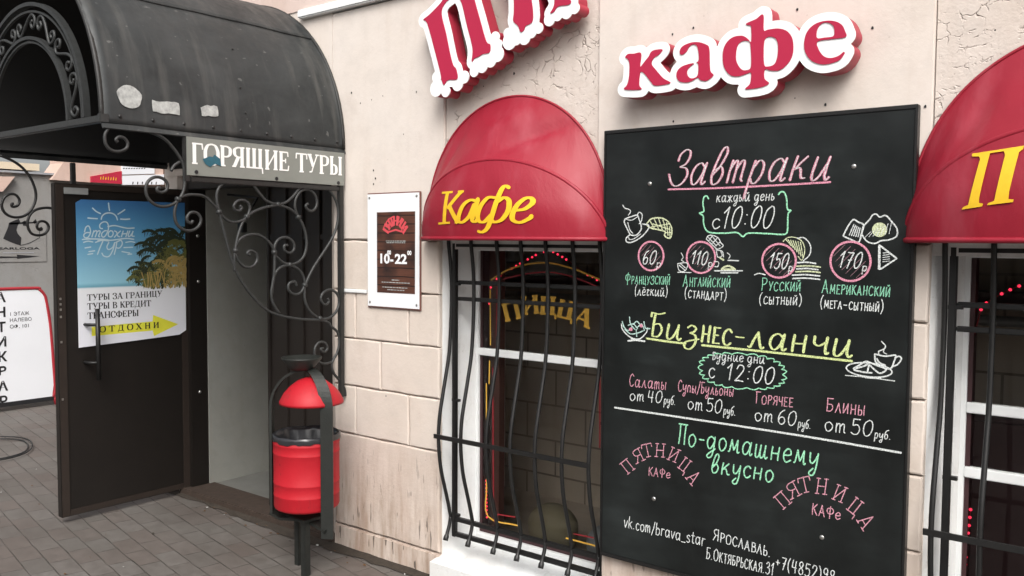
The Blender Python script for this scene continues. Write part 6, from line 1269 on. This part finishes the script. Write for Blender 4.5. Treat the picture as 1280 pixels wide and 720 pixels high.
for gl in KAFE:
    for kd, pts in gl:
        q = [Vector(p[:2]) for p in catmull([(*p, 0) for p in pts], 5)] if kd == 'n' else [Vector(pts[0])+(Vector(pts[-1])-Vector(pts[0]))*i/4 for i in range(5)] if len(pts) == 2 else [Vector(p[:2]) for p in catmull([(*p, 0) for p in pts], 4)]
        ws = []
        for i in range(len(q)):
            d = (q[min(i+1, len(q)-1)]-q[max(i-1, 0)]).normalized()
            ws.append({'T': .024, 's': .009}.get(kd, .010+.016*abs(d.y)**1.5))
        m.ribbon(q, ws, PA, 0, .0, taper=(kd == 'n'))
m.build('lettering', 'yellow', aw1)
m = MB(); bm = bmesh.new(); vs = [bm.verts.new((x, z, 0)) for x, z in PEE]
bmesh.ops.triangle_fill(bm, edges=[bm.edges.new((vs[i], vs[(i+1) % len(vs)])) for i in range(len(vs))]); bmesh.ops.subdivide_edges(bm, edges=bm.edges[:], cuts=3); bmesh.ops.triangulate(bm, faces=bm.faces[:])
bm.verts.index_update(); m.add([awn_front(v.co.x, v.co.y, .004)+Vector((2.1, 0, 0)) for v in bm.verts], [[v.index for v in f.verts] for f in bm.faces]); bm.free()
m.build('lettering', 'yellow', aw2)

# ------------------------------------------------------------------ channel-letter signs
def channel_sign(label, letters, loc, off=.027, discs=()):
    o = thing('channel_letter_sign', label, 'sign', loc)
    allp = [p for c in letters for p in LETTERS[c]]
    outer = contours(allp, off, .004, .02, discs)
    solid_from_loops('letter_side', outer, -.092, .066, 'letter_side', o)
    solid_from_loops('white_outline', outer, -.097, .0048, 'letter_white', o)
    for c in letters:
        lo = contours(LETTERS[c], 0, .003, 0)
        solid_from_loops('letter_face', lo, -.1005, .0033, 'letter_red', o)
    return o
s1 = channel_sign('raised red and white letters кафе above the black menu board', 'кафе', (-1.35, -.02, 2.2))
s2 = channel_sign('tilted raised red and white letters ПЯ above the left window', 'ПЯ', (-2.4, -.02, 2.5), .030, SCALLOPS)
for s_, pts in ((s1, ((-1.7, 2.26), (-1.3, 2.28), (-1.0, 2.24))), (s2, ((-2.75, 2.62), (-2.3, 2.75)))):
    m = MB()
    for x, z in pts: m.tube([(x, -.03, z), (x, .012, z)], .012, 8)
    build_each(m, 'standoff', 'steel', s_)

# ------------------------------------------------------------------ menu board
mb_ = thing('menu_board', 'large black chalkboard menu with coloured Russian chalk writing between the windows', 'menu board', (-1.27, -.02, .35))
m = MB(); m.box(-1.838, -.708, -.034, -.004, .355, 2.018, 0, .002); m.build('panel', 'board_black', mb_)
m = MB(); m.box(-1.842, -.704, -.0375, -.003, 2.018, 2.032, 0, .002); m.box(-1.842, -.704, -.0375, -.003, .341, .355, 0, .002); m.box(-1.846, -1.838, -.0375, -.003, .341, 2.032, 0, .002); m.box(-.708, -.700, -.0375, -.003, .341, 2.032, 0, .002)
m.build('frame', 'grille_black', mb_)
PB = wall_plane(-.0342); rnd = random.Random(9)
for tx, a, b, cap, col, wd, kw in TEXTS:
    m = MB(); mats = ['chalk_'+col]
    if kw.get('style') == 'slab':
        serif_text(m, tx, PB, a, b, kw['up'], 0, .0006, uniform=wd)
    else:
        big = wd > .0055
        if big: mats.append('chalk_white' if col == 'pink' else 'chalk_lime' if col == 'lime' else 'chalk_mint')
        hand_text(m, tx, PB, a, b, cap, wd*(.9 if big else 1.0), 0, .0006, kw.get('shear', .06), kw.get('caps', 0), rnd, 1 if (big and col == 'pink') else None, lc=kw.get('lc', 1), style=kw.get('style', ''))
    m.build('chalk_lettering', mats, mb_)
groups = {}
for nm, col, wd, pts in STROKES: groups.setdefault(nm, []).append((col, wd, pts))
for nm, lst in groups.items():
    m = MB(); cols = []
    for col, wd, pts in lst:
        if col not in cols: cols.append(col)
        q = [Vector(p) for p in pts] if nm == 'cloud' else catmull([(*p, 0) for p in pts], 4) if len(pts) > 2 else [Vector(p) for p in pts]
        m.ribbon(q, wd*1.08, PB, cols.index(col), .0005 if wd > .002 else .0004)
    m.build('chalk_'+nm.split('#')[0], ['chalk_'+c for c in cols], mb_)
for x, z in SCREWS:
    m = MB(); m.lathe([(.0085, 0), (.0075, .003), (.004, .0042), (0, .0044)], (0, 0, 0), 12); m.v = [Vector((x+v.x, -.034-v.z, z+v.y)) for v in m.v]; m.build('screw', 'steel', mb_)

# ------------------------------------------------------------------ window grilles
def make_grille(label):
    o = thing('window_grille', label, 'window grille', (-2.3, 0, .22), 'black bellied window grilles')
    xl, xr = -2.69, -1.874
    m = MB(); b = .011
    m.box(xl-b, xl+b, .022, .044, .215, 1.59, 0, .003); m.box(xr-b, xr+b, .022, .044, .215, 1.59, 0, .003)
    for z, y0 in ((1.578, .022), (.300, .022), (.228, .022)): m.box(xl+b, xr-b, y0, y0+.022, z-.010, z+.010, 0, .003)
    for z in (1.408, 1.332): m.box(xl+b, xr-b, .036, .052, z-.009, z+.009, 0, .003)
    for x in (xl, xr):
        for z in (.86, .32, 1.4): m.box(x-.012, x+.03 if x == xl else x+.012, .024, .04, z-.006, z+.006)
    m.build('frame', 'grille_black', o)
    prof = [(.012, 1.600), (.014, 1.575), (.026, 1.50), (.034, 1.38), (.030, 1.22), (.018, 1.08), (-.006, .97), (-.030, .87), (-.047, .79), (-.054, .70), (-.048, .61), (-.034, .53), (-.010, .45), (.012, .375), (.030, .305)]
    tail = [(.030, .305), (.022, .27), (.008, .235), (-.006, .20)]
    for x in (-2.713, -2.577, -2.428, -2.294, -2.162, -2.024, -1.892):
        m = MB(); pth = catmull([(x, y, z) for y, z in prof], 4); m.tube(pth, .0085, 8); m.tube(catmull([(x, y, z) for y, z in tail], 4), lambda t: .0085+(.004 if t > .75 else 0), 8)
        m.build('bar', 'grille_black', o)
    m = MB(); m.strap([(-2.735, -.060, .700), (-1.885, -.060, .700)], (0, 0, 1), .020, .008); m.build('belly_rail', 'grille_black', o)
    return o
gr1 = make_grille('black bellied iron grille on the left window between hours sign and menu board')
gr2 = dup(gr1); gr2.location.x += 2.092; gr2['label'] = 'black bellied iron grille on the right window beside the menu board'

# ------------------------------------------------------------------ window lettering, lights, things behind the glass
PG = wall_plane(.2045)
dec = thing('window_decal', 'yellow ПИЦЦА lettering with yellow and red lines on the left window pane', 'window sign', (-2.3, .2, .2))
m = MB()
for q in YEL: m.ribbon(catmull([(*p, 0) for p in q], 4), .0075, PG, 0, .0)
m.build('yellow_line', 'yellow_paint', dec)
m = MB()
for q in RED: m.ribbon(catmull([(*p, 0) for p in q], 4), .006, PG, 0, .0004)
m.build('red_line', 'red_line', dec)
m = MB()
for ch, a, b, up in PIZZA: serif_text(m, ch, PG, a, b, up, 0, .0008, T=.30, t=.12)
m.build('lettering', 'yellow_paint', dec)
def led_string(label, pts, breaks):
    o = thing('light_string', label, 'string lights', (pts[0][0], .19, pts[0][1]), 'red light strings in the windows')
    m = MB(); seg = []
    for i, p in enumerate(pts):
        seg.append(Vector((p[0], .214, p[1])))
        if i in breaks or i == len(pts)-1:
            if len(seg) > 1: m.tube(catmull(seg, 3), .0016, 5)
            seg = []
    m.build('wire', 'red_line', o)
    base = None
    for p in pts:
        if base is None:
            bm = bmesh.new(); bmesh.ops.create_icosphere(bm, subdivisions=2, radius=.0052); bm.verts.index_update()
            mm = MB(); mm.add([v.co+wloc(o) for v in bm.verts], [[v.index for v in f.verts] for f in bm.faces], 0, True); bm.free(); base = mm.build('bulb', 'led_red', o); bl = base
        else: bl = base.copy(); COLN.objects.link(bl)
        bl.location = Vector((p[0], .214, p[1]))-wloc(o)
    return o
led_string('string of small red lights arched behind the left window', LED1, (19,)); led_string('string of small red lights behind the right window', LED2, (5,))
for nm, lab, c, r, mt in (('round_cushion', 'round beige cushion behind the left window pane, nearer the window middle', (-2.40, .42, .20), (.13, .1, .135), 'cushion'), ('round_cushion', 'round pale grey cushion behind the left window pane beside the right wall edge', (-2.07, .42, .18), (.12, .1, .12), 'cushion_grey')):
    bm = bmesh.new(); bmesh.ops.create_uvsphere(bm, u_segments=24, v_segments=16, radius=1); bm.verts.index_update(); mm = MB()
    mm.add([Vector((c[0]+v.co.x*r[0]*(1+.05*math.sin(v.co.z*4)), c[1]+v.co.y*r[1], c[2]+math.copysign(abs(v.co.z)**.8, v.co.z)*r[2])) for v in bm.verts], [[v.index for v in f.verts] for f in bm.faces], 0, True); bm.free()
    o = mm.build(nm, mt); tag(o, lab, 'cushion', 'cushions behind the window')

# ------------------------------------------------------------------ litter bin
bx, by = -3.325, -.322
bn = thing('litter_bin', 'red round litter bin with hood in a black frame beside the doorway', 'litter bin', (bx, by, 0))
m = MB(); BR0 = .157
prof = [(0, .322), (.14, .322), (.150, .327), (.1545, .338), (.154, .388), (.1555, .391), (.1555, .396), (.154, .399), (.1545, .446), (.156, .449), (.156, .454), (.1545, .457), (.155, .588), (.1565, .591), (.1565, .596), (.155, .599), (.1555, .632), (.157, .635), (.157, .64), (.1555, .643), (.156, .658), (.152, .658), (.151, .60), (.148, .34), (0, .335)]
m.lathe(prof, (bx, by, 0), 48); m.build('bucket', 'bin_red', bn)
m = MB(); rn = random.Random(6); S_ = 56
ph = [rn.uniform(0, 6) for _ in range(6)]
def rag(k, a): return .0028*math.sin(5*a+ph[0])+.003*math.sin(9*a+ph[1]+k)+.0024*math.sin(19*a+ph[2]+2*k)
vs = []; rows = [(.1595, .650), (.1605, .664), (.158, .679), (.150, .680), (.141, .66), (.126, .56), (.10, .45), (0, .42)]
for i, (r, z) in enumerate(rows):
    for k in range(S_):
        a = 2*math.pi*k/S_; dz = rag(i, a)*(1.0 if i in (0, 1) else .5); dr = rag(i+2, a)*(.35 if i < 3 else 1.3)
        vs.append((bx+(r+dr)*math.cos(a), by+(r+dr)*math.sin(a), z+dz))
m.add(vs, [(i*S_+k, i*S_+(k+1) % S_, (i+1)*S_+(k+1) % S_, (i+1)*S_+k) for i in range(len(rows)-1) for k in range(S_)], 0, True); m.build('bin_liner', 'bag_black', bn)
# hood
hx, hy = bx+.030, by+.008
m = MB(); m.lathe([(0, .948), (.03, .945), (.065, .932), (.10, .906), (.130, .873), (.150, .836), (.151, .824), (.144, .826), (.125, .86), (.095, .89), (.05, .92), (0, .93)], (hx, hy, 0), 48); hd = m.build('hood', 'bin_red', bn)
m = MB(); m.tube([(hx, hy, .95), (hx, hy, .995)], .008, 8); m.build('hood_stem', 'bin_red', hd)
# yoke of flat bar, left and right legs joined over the top and under the bucket
rr = Vector((.786, .618, 0)); ff = Vector((-.618, .786, 0)); axis = Vector((bx, by, 0))
Lp = axis-rr*.166-ff*.0; Rp = axis+rr*.125-ff*.130
tdir = Vector((.83, .56, 0)); topc = axis+rr*.012-ff*.01
m = MB()
def arc(side, z0=.80, z1=.985):
    pts = []
    for i in range(13):
        q = i/12*math.pi/2; pts.append(topc.lerp(side, math.sin(q))+Vector((0, 0, z0+(z1-z0)*math.cos(q))))
    return pts
m.strap(arc(Rp)+[Rp+Vector((0, 0, z)) for z in (.7, .5, .3, .205)], tdir, .058, .012)
m.strap(arc(Lp)+[Lp+Vector((0, 0, z)) for z in (.7, .5, .36, .29)], ff, .05, .012)
m.strap([Lp+Vector((0, 0, .29)), Lp.lerp(axis, .3)+Vector((0, 0, .262)), axis+Vector((0, 0, .258)), Rp+Vector((0, 0, .245))], ff*.8+rr*.3, .05, .012)
m.build('yoke', 'bin_frame', bn)
for p in (Vector((-3.43, -.29, 0)), Vector((-3.288, -.362, 0))):
    m = MB(); m.box(p.x-.017, p.x+.017, p.y-.017, p.y+.017, -.02, .262, 0, .003); m.build('leg', 'bin_frame', bn)
m = MB(); m.box(-3.46, -3.26, -.39, -.26, .262, .276, 0, .003); m.build('base_plate', 'bin_frame', bn)
dc = topc+rr*(-.03)
m = MB(); m.lathe([(0, .985), (.055, .985), (.062, .995), (.094, 1.035), (.096, 1.042), (.09, 1.042), (.06, 1.005), (0, 1.0)], (dc.x, dc.y, 0), 36); m.build('ashtray', 'bin_frame', bn)

# ------------------------------------------------------------------ left background
gb = thing('grey_building', 'grey plastered neighbouring building with pink upper storey beyond the open door', 'building', (-11, 0, 0))
m = MB(); m.box(-12.4, -9.4, -7, 6.5, 0, 2.255); m.build('wall', 'grey_plaster', gb)
m = MB(); m.box(-12.4, -9.36, -7, 6.5, 2.255, 2.275); m.build('ledge', 'print_grey', gb)
m = MB(); P9 = side_plane(-9.33)
m.poly([(1.20, 2.205), (1.60, 2.20), (6.5, 2.20), (6.5, 4.9), (1.32, 4.9), (1.32, 2.385)], P9, 0, .3)
m.poly([(-7, 2.06), (.73, 2.06), (.847, 2.2157), (.735, 2.2089), (-7, 2.2)], P9, 0, .06); m.build('upper_storey', 'far_pink', gb)
m = MB(); m.box(-12.4, -9.37, -7, 1.1, 2.29, 2.36); m.build('cornice', 'cream', gb)
m = MB(); m.box(-12.6, -9.2, -7.2, 6.7, 4.9, 5.05); m.build('roof', 'roof_metal', gb)
m = MB(); m.box(-9.41, -9.3, 2.44, 2.54, 2.2, 3.4, 0, .01); m.build('downpipe', 'brown_post', gb); m = MB(); m.box(-9.35, -9.31, 2.545, 2.70, 2.2, 3.4); m.build('pilaster', 'cream', gb)
rs = thing('red_shop_sign', 'red shop sign with gold marks on the pink wall seen over the open door', 'sign', (-9.3, 1.76, 2.2))
P8 = side_plane(-9.305)
m = MB(); m.poly([(1.60, 2.20), (1.938, 2.20), (1.938, 2.342), (1.60, 2.262)], P8, 0, .024); m.build('panel', 'red_sign', rs)
m = MB(); rnd = random.Random(12)
for i in range(7): y = 1.70+i*.028; m.ribbon([(y, 2.236), (y+.004, 2.262+.006*(i % 2))], .008, P8, 0, .001)
m.build('gold_marks', 'yellow', rs)
ws = thing('white_shop_sign', 'white shop sign board in two tiers beside the red sign', 'sign', (-9.3, 2.15, 2.2))
m = MB(); m.poly([(1.942, 2.19), (2.435, 2.22), (2.435, 2.336), (1.942, 2.290)], P8, 0, .024); m.poly([(1.942, 2.302), (2.32, 2.337), (2.32, 2.42), (1.942, 2.40)], P8, 0, .024); m.build('panel', 'sign_white', ws)
m = MB()
for i in range(6): y = 2.06+i*.055; m.ribbon([(y, 2.205+i*.003), (y+.004, 2.228+i*.003)], .012, P8, 0, .001)
for i in range(9): y = 1.955+i*.03; m.ribbon([(y, 2.368+i*.002), (y+.012, 2.374+i*.002)], .010, P8, 0, .001)
m.build('dark_marks', 'black_text', ws)
bs = thing('arrow_sign', 'black bear emblem and arrow sign lettered BEARLOGA on the grey wall', 'sign', (-9.39, .9, 1.4))
P7 = side_plane(-9.392)
m = MB(); m.box(-9.399, -9.392, .30, 1.16, 1.36, 1.76); m.build('panel', 'grey_plaster', bs)
m = MB()
for q in BEAR[:4]: m.poly(q, P7, .002)
for q in BSTR: m.ribbon(catmull([(*p, 0) for p in q], 4), .006, P7, 0, .003)
m.build('bear_emblem', 'black_text', bs)
m = MB(); m.poly(BEAR[4], P7, .002); m.build('arrow', 'black_text', bs)
font_text('lettering', 'BEARLOGA', P7, .645, 1.486, .022, 'black_text', bs, .035, .445, lift=.002)
m = MB()
for i in range(14): y = .745+i*.021; m.ribbon([(y, 1.4535), (y+.014, 1.4535)], .010, P7, 0, .002)
m.build('small_print', 'print_grey', bs)

ab = thing('pavement_sign', 'white pavement sign board with red tube frame and vertical black lettering', 'pavement sign', (-8.6, .45, 0))
PA_ = side_plane(-8.6)
def a_out(g):
    pts = [(-.02-g, .085-g), (.835+g, .085-g), (.85+g, .20), (.823+g, .74), (.792+g, .99), (.775+g, 1.06), (.735+g*.7, 1.105+g*.7), (.69, 1.118+g), (.17, 1.118+g), (.09-g*.7, 1.10+g*.7), (.05-g, 1.04), (-.03-g, .2)]
    return pts
m = MB(); m.poly(a_out(0), PA_, .0, .012); m.build('face', 'sign_white', ab)
m = MB(); m.tube(catmull([PA_(y, z, -.006) for y, z in a_out(.012)[1:-1]], 4), .016, 8); m.tube([PA_(.85, .10, -.006), PA_(.87, -.0, -.006)], .014, 8); m.tube([PA_(-.03, .2, -.006), PA_(-.06, 0, -.006)], .014, 8); m.build('frame', 'red_frame', ab)
m = MB(); m.box(-8.625, -8.59, -.03, .84, .045, .082); m.build('bottom_rail', 'black_text', ab)
m = MB(); m.tube([(-8.62, .72, 1.08), (-9.05, .8, 0)], .013, 8); m.tube([(-8.62, .12, 1.08), (-9.05, -.02, 0)], .013, 8); m.tube([(-9.0, .79, .12), (-9.0, -.02, .12)], .01, 8); m.build('back_leg', 'red_frame', ab)
for i, c in enumerate('АНТИКВАР'): font_text('lettering', c, PA_, .398, .060+.1365*(7-i), .088, 'black_text', ab, .04, align='CENTER', lift=.002)
for tx, z in (('↑ ЭТАЖ', .883), ('НАЛЕВО', .826), ('ОФ. 101', .766)):
    font_text('lettering', tx.replace('↑', '1'), PA_, .468, z, .034, 'black_text', ab, .0, .165 if tx[0] != 'Н' else .19, lift=.002)
m = MB()
for k in range(2):
    pts = [(-7.15+(.42+.05*k)*math.cos(q)*(1+.06*math.sin(2*q+k)), -.42+(.40+.03*k)*math.sin(q)*(1+.05*math.cos(3*q)), .012+.008*k) for q in (2*math.pi*i/40 for i in range(36+k))]
    m.tube(catmull(pts, 2), .0055, 6)
tag(m.build('cable_coil', 'cable_black'), 'loose loop of black cable lying on the paving at the left', 'cable')

# old brick house across the street (seen mirrored in the panes)
ob = thing('brick_building', 'old pale brick building across the street from the cafe', 'building', (-3, -13, 0))
m = MB(); m.box(-22, 16, -16, -13, 0, 4.6); m.build('wall', 'street_brick', ob)
m = MB(); m.box(-22.3, 16.3, -16.3, -12.6, 4.6, 4.85); m.build('roof', 'roof_metal', ob)
for i in range(11):
    x = -20+i*3.3; m = MB(); m.box(x-.62, x+.62, -13.0, -12.93, 1.1, 2.9); wd_ = m.build('window', 'white_paint', ob)
    m = MB(); m.box(x-.54, x-.03, -12.93, -12.925, 1.18, 2.82); m.box(x+.03, x+.54, -12.93, -12.925, 1.18, 2.82); m.build('pane', 'black_text', wd_)

# crumbs and leaves on the paving
m = MB(); rn = random.Random(21)
for i in range(90):
    x, y = rn.uniform(-6.5, -2.6), rn.uniform(-1.6, -.03)
    if rn.random() < .5: x, y = rn.uniform(-4.9, -2.6), -.02-.12*rn.random()**2
    r = rn.uniform(.003, .011); a = rn.uniform(0, 6); n = 5
    m.add([(x+r*(1+.5*math.sin(3*k+a))*math.cos(a+k*1.256), y+r*.7*math.sin(a+k*1.256), .004+.006*rn.random()) for k in range(n)], [tuple(range(n))], rn.choice((0, 0, 1, 2)))
o = m.build('litter_scraps', ['dead_leaf', 'soil', 'litter']); o['kind'] = 'stuff'
